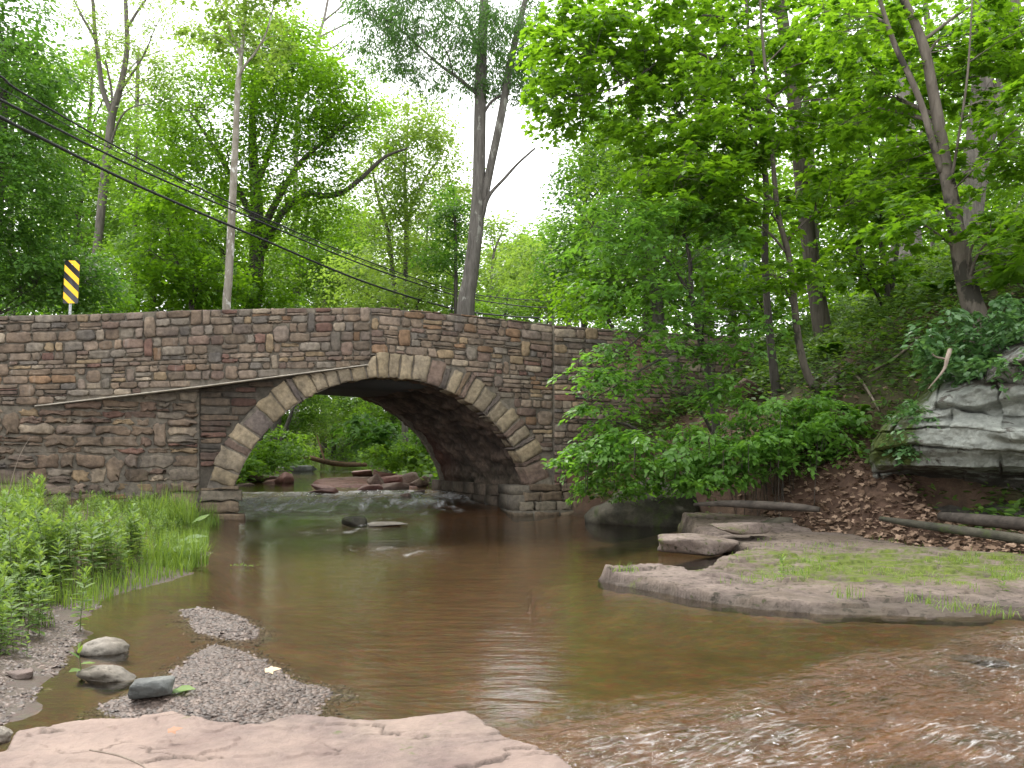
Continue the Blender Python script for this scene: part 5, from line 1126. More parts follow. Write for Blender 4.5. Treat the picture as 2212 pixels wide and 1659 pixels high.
# ------------------------------------------------------------------ logs, branches
def stick(name, label, pts, mat, cat, nseg=9, rough=.15, side=(), seed=0):
    T = Tubes(); T.add(smoothpath(np.array(pts), 5), nseg, rough, seed)
    for s in side: T.add(smoothpath(np.array(s), 4), max(5, nseg-3), rough, seed+1)
    return tag(T.build(name, mat), label, cat)
M_LOG = mat_bark('log_wood', (.06, .045, .035), (.15, .115, .09), (2, 5, 5)); M_GLOG = mat_bark('wet_log', (.03, .026, .022), (.085, .072, .06), (2, 6, 6)); M_DEAD = mat_bark('bleached_wood', (.13, .10, .08), (.27, .225, .185), (6, 6, 3))
d = 58; stick('fallen_log', 'long fallen brown log lying across the creek upstream', [(*P(627, 990, 38), .06), (*P(660, 987, 39), .10), (*P(700, 997, 42), .12), (*P(740, 1003, 44), .13), (*P(790, 1004, 46), .11)], mat_bark('fallen_log_bark', (.13, .075, .05), (.27, .17, .12), (2, 5, 5)), 'log', side=[[(*P(702, 997, 42), .05), (*P(692, 965, 42), .04), (*P(684, 940, 42), .02)]])
stick('grey_log', 'thin grey log lying along the back edge of the rock shelf', [(*P(1500, 1090, 13.6), .03), (*P(1560, 1088, 13.2), .05), (*P(1640, 1091, 12.8), .065), (*P(1720, 1096, 12.4), .06), (*P(1770, 1101, 12.2), .04)], M_GLOG, 'log')
stick('mossy_log', 'thick dark mossy log at the right edge behind the shelf', [(*P(1900, 1120, 11.4), .03), (*P(1980, 1133, 11.0), .055), (*P(2100, 1150, 10.4), .065), (*P(2300, 1178, 9.6), .07)], M_MOSSROCK, 'log', 10, .45)
stick('rotting_log', 'flat rotting log above the mossy one at the right edge', [(*P(2030, 1115, 11.4), .06), (*P(2120, 1124, 10.9), .08), (*P(2300, 1140, 10.2), .09)], M_GLOG, 'log', 10)
def gp(u, v, h, d0=9, d1=26): q = on_ground(u, v, d0, d1); return (q[0], q[1], q[2]+h)
stick('dead_branch', 'bleached crooked branch lying down the slope left of the cliff', [(*gp(1832, 800, .06), .025), (*gp(1862, 835, .08), .025), (*gp(1885, 870, .07), .02), (*gp(1900, 895, .05), .012)], M_DEAD, 'branch', 7)
stick('dead_branch', 'long thin root like branch crossing the slope toward the vine thicket', [(*gp(1880, 810, .05), .018), (*gp(1930, 785, .08), .022), (*gp(1970, 755, .08), .02), (*gp(2010, 730, .06), .012)], M_DEAD, 'branch', 7)
stick('dead_branch', 'curved branch end poking from the left side of the vine thicket', [(*gp(1945, 740, .08), .02), (*gp(1965, 752, .14), .022), (*gp(1990, 748, .16), .02)], M_DEAD, 'branch', 7)
stick('dead_branch', 'pale broken branch stub sticking down over the cliff edge', [(*P(2052, 756, 11.4), .032), (*P(2046, 775, 11.3), .03), (*P(2038, 800, 11.3), .018), (*P(2005, 840, 11.3), .006)], M_DEAD, 'branch', 7, side=[[(*P(2042, 775, 11.6), .016), (*P(2020, 770, 11.6), .012), (*P(2008, 755, 11.6), .006)]])
stick('root_stub', 'forked root stub at the foot of the curved slim maple', [(*gp(1780, 850, .05), .10), (*gp(1805, 830, .12), .06), (*gp(1822, 815, .16), .03)], BK['smooth'], 'root', 8, side=[[(*gp(1790, 845, .08), .07), (*gp(1815, 843, .1), .04), (*gp(1826, 850, .05), .02)]])
a = wp_(205, 1640, .15); b = wp_(275, 1650, .17); c_ = wp_(300, 1664, .16); stick('twig', 'thin pale twig lying on the near pink slab', [(*(wp_(228, 1620, .175)+[-.06, 0, 0]), .004), (*a*0+wp_(255, 1632, .185), .0045), (*wp_(300, 1650, .18), .004), (*wp_(318, 1662, .175), .003)], M_DEAD, 'twig', 6)
stick('dry_stalk', 'thin dry stalk leaning in front of the wing wall at the left edge', [(*P(8, 1120, 9.2), .006), (*P(22, 1050, 9.2), .005), (*P(40, 990, 9.2), .004), (*P(62, 950, 9.2), .003), (*P(72, 944, 9.2), .002)], M_DEAD, 'stalk', 5)
stick('dry_stalk', 'short dry stalk standing among the bank weeds', [(*P(186, 1160, 11.5), .007), (*P(188, 1120, 11.5), .006), (*P(189, 1088, 11.5), .004)], M_DEAD, 'stalk', 5, side=[[(*P(178, 1158, 11.5), .006), (*P(180, 1105, 11.5), .004)]])

# ------------------------------------------------------------------ signs, pole and wires
M_YEL = mat_plain('yellow_sheeting', (.86, .50, .008), .45, .4, 0, .04, 30); M_BLK = mat_plain('black_sheeting', (.035, .035, .042), .5, .4, 0, .1, 30); M_GALV = mat_plain('galvanised_steel', (.42, .44, .45), .45, .5, .6, .12, 25)
D = 19.1; sw, sh = .335, .945
c0 = P(154.5, 609, D); sg = empty('warning_sign', (c0[0]-.03, c0[1], gz(c0[0], c0[1])), 'black and yellow diagonally striped hazard marker on a steel post behind the left parapet', 'road sign')
SK = .048
def sp_(x, y, o): return np.array([c0[0]+x*sw+SK*(y*sh), c0[1]-o, c0[2]+y*sh])
def rrect(r=.09, n=6):
    o = []
    for cx, cy, a in ((.5, .5, 0), (-.5, .5, 90), (-.5, -.5, 180), (.5, -.5, 270)):
        for k in range(n+1):
            t_ = RAD(a+90*k/n); rx = r; ry = r*sw/sh
            o.append((cx-np.sign(cx)*rx+rx*math.cos(t_), cy-np.sign(cy)*ry+ry*math.sin(t_)))
    return o
o = rrect(); n = len(o)
V = [sp_(x, y, .003) for x, y in o]+[sp_(x, y, 0) for x, y in o]
side = np.array([[i, (i+1) % n, n+(i+1) % n, n+i] for i in range(n)])
pan = build('panel', np.array(V), [np.arange(n)[None], (n+np.arange(n))[::-1][None], side], M_BLK, sg)
for kk_ in range(-1, 3):
    lo, hi = .092+.3155*kk_, .242+.3155*kk_
    quad = [(0, lo), (1, lo+.337), (1, hi+.337), (0, hi)]
    pl = cliprect(quad, .012, .988, .004, .996)
    V = [sp_(x-.5, .5-y, .0055) for x, y in pl]; m = len(V)
    build('stripe', np.array(V), [np.arange(m)[None]], M_YEL, pan)
for y in (.40, -.42):
    ang_ = np.linspace(0, 2*math.pi, 9)[:-1]
    V = [sp_(.0, y, .006)+np.array([.012*math.cos(a), 0, .012*math.sin(a)]) for a in ang_]+[sp_(.0, y, .014)+np.array([.009*math.cos(a), 0, .009*math.sin(a)]) for a in ang_]
    build('bolt', np.array(V), [gridfaces(2, 8, 0, True), np.arange(8, 16)[None]], M_GALV, pan)
zb_ = gz(c0[0], c0[1])-.3; zt_ = c0[2]+sh*.46
def post(par, x, y, zb, zt, w, lean, name='post'):
    prof = np.array([(-w, -.012), (-w*.55, .016), (w*.55, .016), (w, -.012), (w*.8, -.012), (w*.42, .010), (-w*.42, .010), (-w*.8, -.012)])
    V = np.array([[x+a+lean*(z-zt), y+b, z] for z in (zb, zt) for a, b in prof])
    pp = build(name, V, [gridfaces(2, 8, 0, True)], M_GALV, par)
    hz = np.arange(zb+.3, zt-.02, .0254*2)[:60]; Vh = []; Fh = []
    for i, z in enumerate(hz):
        for a in np.linspace(0, 2*math.pi, 9)[:-1]: Vh.append([x+.007*math.cos(a)+lean*(z-zt), y-.0155, z+.010*math.sin(a)])
        Fh.append(np.arange(8)+8*i)
    build('punched_holes', np.array(Vh), [np.array(Fh)], M_BLK, pp)
    return pp
post(sg, c0[0]+SK*sh*.46-.002, c0[1]+.012, zb_, zt_, .030, SK)
c1 = P(1616, 575, 23.5); s2 = empty('road_sign', (c1[0], c1[1], gz(c1[0], c1[1])), 'grey green back of a narrow road sign on a post, half hidden by maple leaves', 'road sign')
M_SGB = mat_plain('sign_back', (.16, .24, .20), .55, .4, .3, .1, 12)
c0_, sw_, sh_ = c0, sw, sh
o = rrect(.12); V = [(c1[0]+x*.34, c1[1]-.003, c1[2]+y*.72) for x, y in o]+[(c1[0]+x*.34, c1[1], c1[2]+y*.72) for x, y in o]
build('panel', np.array(V), [np.arange(n)[None], (n+np.arange(n))[::-1][None], side], M_SGB, s2)
post(s2, c1[0]+.02, c1[1]-.02, gz(c1[0], c1[1])-.3, c1[2]+.28, .034, 0)
M_CABLE = mat_plain('black_cable', (.022, .022, .024), .6, .3, 0, .2, 30)
dd = lambda u: np.interp(u, [-60, 796, 1020, 1241], [13, 29, 36, 44])
def wire(label, pts, r):
    q = np.array([[*P(u, v, dd(u)), r] for u, v in pts]); T = Tubes(); T.add(smoothpath(q, 14), 6)
    tag(T.build('power_line', M_CABLE), label, 'cable', 'overhead cables crossing above the bridge')
wire('thickest lowest overhead cable sagging to the parapet', [(-90, 205), (20, 263), (77, 292), (300, 402), (560, 514), (796, 612), (985, 668), (1100, 683), (1170, 686), (1241, 684)], .034)
wire('middle overhead cable, next above the thickest one', [(-90, 166), (0, 215), (300, 365), (560, 478), (796, 576), (985, 638), (1100, 658), (1170, 664), (1241, 664)], .026)
wire('upper black overhead cable with the twisted end at the left edge', [(-90, 116), (0, 164), (60, 207), (300, 342), (560, 466), (796, 565), (985, 628), (1100, 645), (1170, 648), (1241, 644)], .022)
wire('thinnest overhead wire running just under the upper cable', [(-90, 148), (0, 190), (300, 352), (560, 470), (796, 569), (985, 632), (1100, 649), (1170, 652), (1241, 648)], .010)
pb = P(1228, 690, 44.5); up_ = empty('utility_pole', (pb[0], pb[1], gz(pb[0], pb[1])), 'brown wooden utility pole with a crossarm far behind the right end of the parapet', 'utility pole')
T = Tubes(); T.add(np.array([[pb[0], pb[1], gz(pb[0], pb[1])-.5, .15], [pb[0], pb[1], P(0, 600, 44.5)[2], .13], [pb[0]+.02, pb[1], P(0, 540, 44.5)[2], .11]]), 10); T.build('pole', mat_bark('pole_wood', (.07, .055, .045), (.15, .125, .10), (6, 6, .8)), up_)
T = Tubes(); ca_ = P(1205, 558, 44.3); cb_ = P(1262, 556, 44.3); T.add(np.array([[*ca_, .06], [*cb_, .06]]), 4); T.build('crossarm', M_LOG, up_)
T = Tubes(); ca_ = P(1236, 664, 44.0); T.add(np.array([[*(ca_-[.25, 0, 0]), .07], [*(ca_+[.15, 0, 0]), .09]]), 8); T.build('splice_case', M_CABLE, up_)

# ------------------------------------------------------------------ weeds on the left bank
def weed(kind, seed):
    rng = np.random.default_rng(seed); T = Tubes(); LV = Leaves()
    H_ = dict(mug=.62, tall=.72, small=.30)[kind]*rng.uniform(.85, 1.15)
    ns = 1 if kind != 'mug' else rng.integers(2, 4)
    for s in range(ns):
        bx_, by_ = rng.normal(0, .05, 2); lean = rng.normal(0, .10, 2); hh = H_*rng.uniform(.7, 1.1)
        path = np.array([[bx_+lean[0]*max(t_, 0)**1.5*hh, by_+lean[1]*max(t_, 0)**1.5*hh, t_*hh, .005*(1-.6*t_)] for t_ in np.linspace(-.06, 1, 6)])
        T.add(path, 5)
        n = int(hh/(.026 if kind == 'mug' else .03)); t_ = np.linspace(.12, 1.0, n)
        ang_ = np.arange(n)*2.4+rng.normal(0, .3, n); p = np.stack([np.interp(t_*hh, path[:, 2], path[:, k]) for k in range(3)], -1)
        el = np.interp(t_, [0, .6, 1], [-.15, .25, 1.1])+rng.normal(0, .15, n)
        f = np.stack([np.cos(ang_)*np.cos(el), np.sin(ang_)*np.cos(el), np.sin(el)], -1)
        nn = np.stack([-np.cos(ang_)*np.sin(el), -np.sin(ang_)*np.sin(el), np.cos(el)], -1)+rng.normal(0, .2, (n, 3))
        L = np.interp(t_, [0, .4, .9, 1], [.07, .13, .09, .05] if kind == 'mug' else ([.08, .14, .11, .06] if kind == 'tall' else [.05, .09, .07, .04]))*rng.uniform(.8, 1.2, n)
        for rep in range(2 if kind != 'small' else 1):
            LV.add(p, f if rep == 0 else np.stack([-f[:, 1], f[:, 0], f[:, 2]-.1], -1), nn if rep == 0 else np.stack([-nn[:, 1], nn[:, 0], nn[:, 2]], -1), L*(1 if rep == 0 else .85), rng=rng)
    e = empty('weed', (0, 0, 0), 'w', 'weed'); T.build('stem', M_STEM, e)
    LV.build('leaves', dict(mug='lobed', tall='lance', small='ovate')[kind], G['weed'], e)
    return e
M_STEM = mat_plain('green_stem', (.09, .11, .04), .7, .3, 0, .3, 40)
protos = {k: [weed(k, 300+10*i+j) for j in range(4)] for i, k in enumerate(('mug', 'tall', 'small'))}
used = set(); rng = np.random.default_rng(77)
WL = dict(mug='bushy lobed leaf weed among many alike on the left bank', tall='narrow leaved upright weed among many alike on the left bank', small='low oval leaved weed among many alike on the left bank mud')
def plant(k, x, y, s, label=None):
    pr = protos[k][rng.integers(0, 4)]
    if pr.name in used:
        r = pr.copy(); COL.objects.link(r)
        for ch in list(pr.children):
            c = ch.copy(); COL.objects.link(c); c.parent = r
    else: r = pr; used.add(pr.name)
    r.location = (x, y, gz(x, y)-.01); r.rotation_euler = (0, 0, rng.uniform(0, 6.28)); r.scale = (s, s, s*rng.uniform(.85, 1.15))
    r['label'] = label or WL[k]
    r['group'] = {'mug': 'bushy weeds on the left bank', 'tall': 'narrow leaved weeds on the left bank', 'small': 'low weeds on the left bank'}[k]
    if label: r['group'] = 'weeds on rock and shore'
cnt = 0
while cnt < 295:
    y = rng.uniform(4.6, 16.0); x = xL(y)-.25-abs(rng.normal(0, 1.3))
    if x/y < -.66 or x > xL(y)-.1: continue
    q = P(0, 0, 1); u = CU+x/y*F
    zw = gz(x, y)
    # keep clear of the wall line
    if y > np.interp(x, [-9.0, -6.0, -5.3], [14.3, 16.2, 16.4]): continue
    if y < 5.4 and x > xL(y)-.35: continue
    k_ = 'mug' if rng.random() < .62 else ('tall' if rng.random() < .5 else 'small')
    s = rng.uniform(.65, 1.05)*(1.0 if y > 8.6 else np.interp(y, [5, 6.4, 8], [.5, 1.0, 1.15]))
    if y > 9.5: s *= .50
    plant(k_, x, y, s); cnt += 1
for (u, v, z, k_, s, lab) in [(1690, 1225, .18, 'tall', .55, 'single narrow leaved weed sprouting from the moss on the shelf'), (2160, 1250, .18, 'tall', .4, 'narrow weed near the right edge of the mossy shelf'), (2085, 1235, .18, 'small', .6, 'low weed among the moss in the middle of the shelf'), (166, 1360, .02, 'tall', .72, 'lone narrow leaved sprout standing at the mud edge left of the pool'), (165, 1440, .06, 'small', .9, 'low leafy sprout beside the smooth buff boulder'), (1755, 1255, .18, 'small', .5, 'small sprout behind the notch of the shelf')]:
    q = wp_(u, v, z); plant(k_, q[0], q[1], s, lab)
for k_ in protos:
    for pr in protos[k_]:
        if pr.name not in used:
            for ch in list(pr.children): bpy.data.objects.remove(ch)
            bpy.data.objects.remove(pr)

# grass: blades
def blades(name, pts, L, w, rng, mat, label, cat='grass', kind='stuff', lean=.5):
    n = len(pts); th = rng.uniform(0, 6.28, n); ln = np.abs(rng.normal(lean*.5, lean*.5, n)); L = L*rng.uniform(.5, 1.2, n)
    dx = np.cos(th); dy = np.sin(th); V = np.zeros((n, 7, 3))
    for i, s in enumerate((0, .4, .75)):
        cx = pts[:, 0]+dx*ln*L*s**2; cy = pts[:, 1]+dy*ln*L*s**2; cz = pts[:, 2]+L*s*(1-.35*ln*s)
        ww = w*(1-.55*s); V[:, 2*i] = np.stack([cx-dy*ww, cy+dx*ww, cz], -1); V[:, 2*i+1] = np.stack([cx+dy*ww, cy-dx*ww, cz], -1)
    V[:, 6] = np.stack([pts[:, 0]+dx*ln*L, pts[:, 1]+dy*ln*L, pts[:, 2]+L*(1-.35*ln)-ln*ln*L*.25], -1)
    b = (np.arange(n)*7)[:, None]
    o = build(name, V.reshape(-1, 3), [np.concatenate([np.array([0, 1, 3, 2])[None]+b, np.array([2, 3, 5, 4])[None]+b]), np.array([4, 5, 6])[None]+b], mat, attrs=dict(rnd=np.repeat(rng.random(n), 7)))
    return tag(o, label, cat, kind=kind)
y = rng.uniform(5, 16.3, 12000); x = xL(y)+.04-np.abs(rng.normal(0, 1.2, len(y)))
m = (x/y > -.68) & (y < np.interp(x, [-9.0, -6.0, -5.3], [14.5, 16.4, 16.6])) & (n2(x, y, .9, 3, 55) > -.15) & ~((y < 6.4) & (x > xL(y)-.5))
x, y = x[m], y[m]; blades('bank_grass', np.stack([x, y, ground(x, y)], -1), .19, .0036, rng, G['grass'], 'short grass between the weeds on the left bank')
def tuft(label, c, R, n, L, w=.004, mat=None, lean=.7):
    a = rng.uniform(0, 6.28, n); r = R*np.sqrt(rng.random(n)); x = c[0]+r*np.cos(a); y = c[1]+r*np.sin(a)
    blades('grass_tuft', np.stack([x, y, np.full(n, c[2])], -1), L, w, rng, mat or G['grass'], label, 'grass tuft', None, lean)
q = P(45, 1125, 11.0); tuft('dense bright fountain of grass at the foot of the wing wall by the left edge', (q[0], q[1], gz(q[0], q[1])), .28, 700, .62)
q = P(360, 1130, 13.5); tuft('tall seeding grass clump in front of the left pier', (q[0], q[1], gz(q[0], q[1])), .45, 420, .62, .0045)
q = P(445, 1105, 16.0); tuft('small grass tuft at the foot of the left pier', (q[0], q[1], gz(q[0], q[1])), .22, 160, .4)
q = P(380, 1215, 9.9); tuft('green grass clump at the water edge below the weeds', (q[0], q[1], gz(q[0], q[1])), .35, 450, .42)
for i, (u, v, lab) in enumerate([(1720, 1240, 'grass tuft on the shelf beside the single narrow weed'), (2080, 1215, 'grass tuft on the moss in the middle of the shelf'), (2060, 1318, 'grass tuft near the front edge of the shelf'), (2170, 1250, 'grass tuft at the right edge of the shelf moss'), (2150, 1330, 'grass tuft overhanging the low right edge of the shelf'), (1830, 1290, 'thin grass tuft on the bare front of the shelf'), (1750, 1215, 'thin grass tuft at the back of the notch in the shelf'), (1990, 1300, 'thin grass tuft left of the front edge tuft'), (1350, 1235, 'dry grassy tuft hanging on the tip of the shelf')]):
    q = wp_(u, v, .17); tuft(lab, q, .13, 40, .12, .0028, None, 1.2)
def bigleaf(label, u, v, d, L, tilt, yaw, cat='leaf', mat=None, kind='ovate', name='broad_leaf', n=1, z=None):
    LV = Leaves(); q = P(u, v, d) if z is None else wp_(u, v, z); r2 = np.random.default_rng(int(u*7+v))
    for i in range(n):
        a = yaw+i*.9; f = np.array([[math.cos(a)*math.cos(tilt), math.sin(a)*math.cos(tilt), math.sin(tilt)]])
        LV.add(q[None]+r2.normal(0, .05*(n > 1), (1, 3)), f, np.array([[-.1, -.3, 1.]]), L*r2.uniform(.7, 1.1), rng=r2)
    return tag(LV.build(name, kind, mat or G['weed']), label, cat)
M_TANL = mat_leaf('tan_leaf', (.42, .30, .17), (.50, .37, .22), .2); M_BRNL = mat_leaf('brown_leaf', (.22, .10, .045), (.30, .15, .07), .2)
bigleaf('large broad leaf plant leaning over the water at the left bank edge', 395, 1165, 11.2, .34, .15, -.3, 'plant', n=3, name='broad_leaf_plant')
bigleaf('broad pointed leaf plant at the tip of the left bank', 420, 1130, 13, .36, .5, .1, 'plant', n=2, name='broad_leaf_plant')
bigleaf('broad leaf plant low on the bank just above the pool', 385, 1205, 10.1, .26, .3, .6, 'plant', n=2, name='broad_leaf_plant')
bigleaf('crumpled green leaf lying by the dark stone block', 365, 1492, 4, .13, .05, .1, 'fallen leaf', n=2, name='fallen_leaf', z=.075)
bigleaf('pale tan fallen leaf on the gravel bar', 572, 1449, 4, .085, .1, .3, 'fallen leaf', M_TANL, 'maple', 'fallen_leaf', z=.07)
bigleaf('rusty brown curled leaf on the near pink slab', 362, 1580, 4, .06, .15, .4, 'fallen leaf', M_BRNL, 'maple', 'fallen_leaf', z=.165)
q = wp_(500, 1226, .004); LV = Leaves(); r2 = np.random.default_rng(4); n = 16; xs = np.linspace(0, .28, n)
LV.add(q+np.stack([xs, .02*np.sin(xs*20), .015+0*xs], -1), np.stack([r2.normal(.3, .4, n), r2.normal(0, .6, n), r2.uniform(0, .9, n)], -1), np.tile([0, -.3, 1.], (n, 1)), .05, rng=r2)
tag(LV.build('floating_sprig', 'lance', G['weed']), 'green leafy sprig floating on the pool', 'sprig')
# ferns
def fern(label, u, v, nf, L, seed, d0=9):
    r2 = np.random.default_rng(seed); b = on_ground(u, v, d0, 25); LV = Leaves()
    for i in range(nf):
        a = r2.uniform(0, 6.28); n = 26; t_ = np.linspace(.08, 1, n); l = L*r2.uniform(.7, 1.1)
        p = np.stack([b[0]+math.cos(a)*l*t_*.8, b[1]+math.sin(a)*l*t_*.8, b[2]+.05+l*(.9*t_-.65*t_**2)], -1)
        sd = np.array([-math.sin(a), math.cos(a), 0]); fw = np.array([math.cos(a), math.sin(a), 0])
        for s in (-1, 1): LV.add(p, np.tile(s*sd+.35*fw, (n, 1))+[0, 0, -.1], np.tile([0., 0, 1.], (n, 1))+r2.normal(0, .15, (n, 3)), l*.26*np.sin(np.pi*np.clip(t_*.9+.1, 0, 1))+.01, rng=r2)
    tag(LV.build('fern', 'lance', G['maple2']), label, 'fern')
fern('feathery fern on the slope below the vine thicket', 1848, 905, 9, .55, 1); fern('fern at the foot of the stout trunk', 1800, 770, 9, .6, 2, 12); fern('fern hanging at the lower edge of the spicebush thicket', 1790, 1000, 8, .5, 3); fern('fern patch high on the slope below the massive grey trunk', 2050, 640, 9, .7, 4, 12); fern('fern beside the root stub of the curved maple', 1770, 1010, 7, .4, 5)
# ground cover and litter on the hillside
def scatter(n, fn, rng):
    x = rng.uniform(1.0, 16, n); y = rng.uniform(9.5, 30, n); s = x-xR(y)
    m = (s > .15) & (x/y < .66); x, y = x[m], y[m]
    k = fn(x, y); x, y = x[k], y[k]
    return x, y, ground(x, y)
x, y, z = scatter(52000, lambda x, y: (n2(x, y, .9, 3, 61)+.1+.25*(y > 13) > rng.uniform(-.05, .35, len(x))) & (x-xR(y) > .9), rng)
LV = Leaves()
for j in range(3):
    n = len(x); LV.add(np.stack([x+rng.normal(0, .06, n), y+rng.normal(0, .06, n), z+rng.uniform(.03, .14+.14*j, n)], -1), np.stack([rng.normal(0, 1, n), rng.normal(-.4, 1, n), rng.normal(0, .25, n)], -1), np.stack([rng.normal(0, .3, n), rng.normal(-.3, .3, n), np.ones(n)], -1), (.085+.02*j)*rng.uniform(.5, 1.4, n), rng=rng)
tag(LV.build('ground_cover', 'ovate', G['cover']), 'low leafy ground cover over the right hillside', 'ground cover', kind='stuff')
M_LIT = mat_leaf('leaf_litter', (.11, .07, .046), (.34, .24, .17), .1, .8, .15, (1, 1, 1), 1.)
x, y, z = scatter(26000, lambda x, y: n2(x, y, 1.1, 3, 63) > rng.uniform(-.3, .4, len(x)), rng)
x2, y2 = rng.uniform(3.5, 8, 9000), rng.uniform(9.5, 14.5, 9000); s = x2-xR(y2); m = (s > -.05) & (s < 1.1+.3*rng.random(9000)) & (x2/y2 < .66); x2, y2 = x2[m], y2[m]
x = np.concatenate([x, x2]); y = np.concatenate([y, y2]); z = np.concatenate([z, ground(x2, y2)+rng.random(len(x2))*.05]); n = len(x); LV = Leaves()
LV.add(np.stack([x, y, z+.015+.02*rng.random(n)], -1), np.stack([rng.normal(0, 1, n), rng.normal(0, 1, n), rng.normal(0, .25, n)], -1), np.stack([rng.normal(0, .45, n), rng.normal(-.25, .45, n), np.ones(n)], -1), .085*rng.uniform(.6, 1.4, n), rng=rng)
tag(LV.build('leaf_litter', 'maple', M_LIT), 'brown fallen leaves drifted along the foot of the hillside', 'leaf litter', kind='stuff')
x2 = rng.uniform(1.6, 6.2, 6000); y2 = rng.uniform(7.2, 11.5, 6000); m = n2(x2, y2, 1.6, 3, 88) > rng.uniform(.0, .4, 6000); m &= (polydist(x2, y2, sp) > .1); x2, y2 = x2[m], y2[m]
blades('shelf_grass', np.stack([x2, y2, .15+0*x2], -1), .075, .003, rng, G['grass'], 'thin short grass growing out of the moss on the rock shelf', lean=1.1)
# gravel chips
M_CHIP = mat_leaf('shale_chip', (.028, .021, .017), (.15, .108, .086), 0., .55, .45, (1, 1, 1), 1.)
pts = []
for g_, n_ in ((GRAVEL1, 9000), (GRAVEL2, 30000)):
    g_ = np.array(g_); a0_, a1_ = g_.min(0)-.1, g_.max(0)+.1; q = rng.uniform(0, 1, (n_*2, 2))*(a1_-a0_)+a0_
    dq = polydist(q[:, 0], q[:, 1], g_); q = q[dq > rng.normal(-.03, .05, len(q))][:n_]; pts.append(q)
y_ = rng.uniform(3.6, 7.5, 9000); x_ = xL(y_)-np.abs(rng.normal(0, .45, 9000))+.05; kp = n2(x_, y_, 2.2, 3, 91) > -.3; x_, y_ = x_[kp], y_[kp]; pts.append(np.stack([x_, y_], -1))
q = np.concatenate(pts); n = len(q); zz_ = ground(q[:, 0], q[:, 1])
BOX = np.array([(-.5, -.35, 0), (.4, -.45, 0), (.55, .3, 0), (-.3, .42, 0), (-.42, -.28, 1), (.32, -.36, 1), (.42, .24, 1), (-.24, .34, 1)])
s_ = np.minimum(.0185*np.exp(rng.normal(0, .5, n)), .042); th_ = rng.uniform(0, 6.28, n); hh_ = rng.uniform(.10, .24, n)*s_
V = np.zeros((n, 8, 3)); bb = BOX[None]*(1+rng.normal(0, .12, (n, 8, 3)))
V[..., 0] = q[:, 0:1]+s_[:, None]*(bb[..., 0]*np.cos(th_)[:, None]-bb[..., 1]*np.sin(th_)[:, None]); V[..., 1] = q[:, 1:2]+s_[:, None]*(bb[..., 0]*np.sin(th_)[:, None]+bb[..., 1]*np.cos(th_)[:, None])
tx, ty = rng.normal(0, .22, n), rng.normal(0, .22, n)
V[..., 2] = zz_[:, None]-.004+hh_[:, None]*bb[..., 2]+(V[..., 0]-q[:, 0:1])*tx[:, None]+(V[..., 1]-q[:, 1:2])*ty[:, None]
b = (np.arange(n)*8)[:, None]
o = build('gravel', V.reshape(-1, 3), [np.concatenate([np.array(f)[None]+b for f in ((4, 5, 6, 7), (0, 1, 5, 4), (1, 2, 6, 5), (2, 3, 7, 6), (3, 0, 4, 7))])], M_CHIP, attrs=dict(rnd=np.repeat(np.clip(rng.beta(1.6, 2.4, n), 0, 1), 8)))
tag(o, 'flat shale chips forming the gravel bar in the shallows', 'gravel', kind='stuff')
# upstream bank greenery: ground cover
yy = rng.uniform(23.5, 80, 9000); side_ = rng.random(9000) < .5; xx = np.where(side_, xL(yy)-np.abs(rng.normal(.6, 2.2, 9000)), xR(yy)+np.abs(rng.normal(.6, 2.2, 9000)))
m = ~((xx > 1.5) & (yy < 30)); xx, yy = xx[m], yy[m]; LV = Leaves(); n = len(xx)
for j in range(3): LV.add(np.stack([xx+rng.normal(0, .2, n), yy+rng.normal(0, .2, n), ground(xx, yy)+rng.uniform(.05, .9, n)*np.clip(rng.random(n)*1.5, 0, 1)], -1), rng.normal(0, 1, (n, 3))*[1, 1, .4], rng.normal(0, .5, (n, 3))+[0, -.3, 1], .22*rng.uniform(.6, 1.3, n), rng=rng)
tag(LV.build('upstream_undergrowth', 'quad', G['mid']), 'low green undergrowth along the upstream banks', 'undergrowth', kind='stuff')
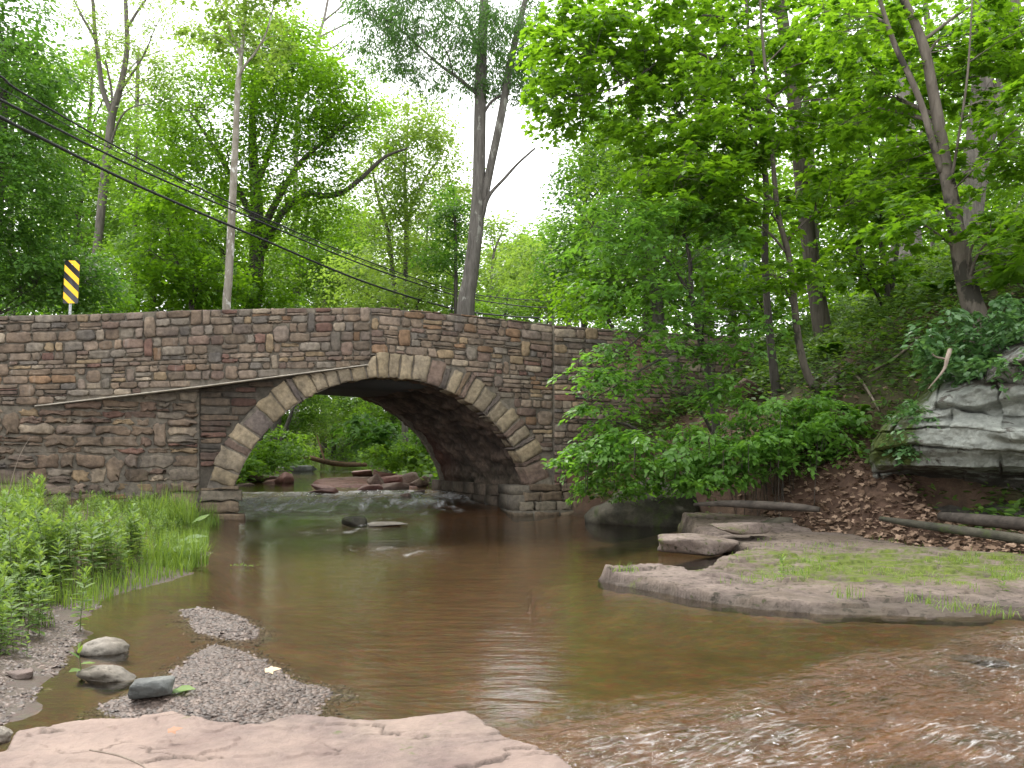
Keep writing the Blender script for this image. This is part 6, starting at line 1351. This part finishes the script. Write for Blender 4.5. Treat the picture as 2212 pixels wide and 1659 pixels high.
# ------------------------------------------------------------------ sky, sun, camera
SUN_EL, SUN_AZ = RAD(58), RAD(-35)        # azimuth from +Y towards +X
w = bpy.data.worlds.new('World'); sc.world = w; w.use_nodes = True
nt = w.node_tree; nt.nodes.clear()
sky = nt.nodes.new('ShaderNodeTexSky'); sky.sky_type = 'NISHITA'; sky.sun_disc = False
sky.sun_elevation = SUN_EL; sky.sun_rotation = SUN_AZ; sky.dust_density = 4; sky.air_density = 1.0
mixn = nt.nodes.new('ShaderNodeMix'); mixn.data_type = 'RGBA'; mixn.inputs[0].default_value = .85
nt.links.new(sky.outputs[0], mixn.inputs[6]); mixn.inputs[7].default_value = (14.0, 14.0, 13.9, 1)     # an even cloud deck over the clear sky
bg = nt.nodes.new('ShaderNodeBackground'); bg.inputs['Strength'].default_value = .10
nt.links.new(mixn.outputs[2], bg.inputs['Color'])
wo = nt.nodes.new('ShaderNodeOutputWorld'); nt.links.new(bg.outputs[0], wo.inputs['Surface'])
sl = bpy.data.lights.new('sun', 'SUN'); sl.energy = 2.0; sl.angle = RAD(20); sl.color = (1., .96, .90)
so = bpy.data.objects.new('sun', sl); COL.objects.link(so)
so.rotation_euler = Vector((math.sin(SUN_AZ)*math.cos(SUN_EL), math.cos(SUN_AZ)*math.cos(SUN_EL), math.sin(SUN_EL))).to_track_quat('Z', 'Y').to_euler()
cam = bpy.data.cameras.new('camera'); co = bpy.data.objects.new('camera', cam); COL.objects.link(co)
co.location = (0, 0, EYE); co.rotation_euler = (RAD(90), 0, 0)
cam.sensor_width = 36; cam.lens = 36*F/2212; cam.shift_y = (HZ-829.5)/2212; cam.clip_end = 400; cam.clip_start = .05
sc.camera = co
sc.render.engine = 'CYCLES'
sc.view_settings.view_transform = 'Standard'; sc.view_settings.look = 'None'; sc.view_settings.exposure = 1.17; sc.view_settings.gamma = 1
c = sc.cycles
c.max_bounces = 8; c.diffuse_bounces = 5; c.glossy_bounces = 3; c.transmission_bounces = 4; c.transparent_max_bounces = 8
c.caustics_reflective = False; c.caustics_refractive = False; c.use_denoising = True; c.use_adaptive_sampling = True; c.adaptive_threshold = .02
c.sample_clamp_indirect = 6
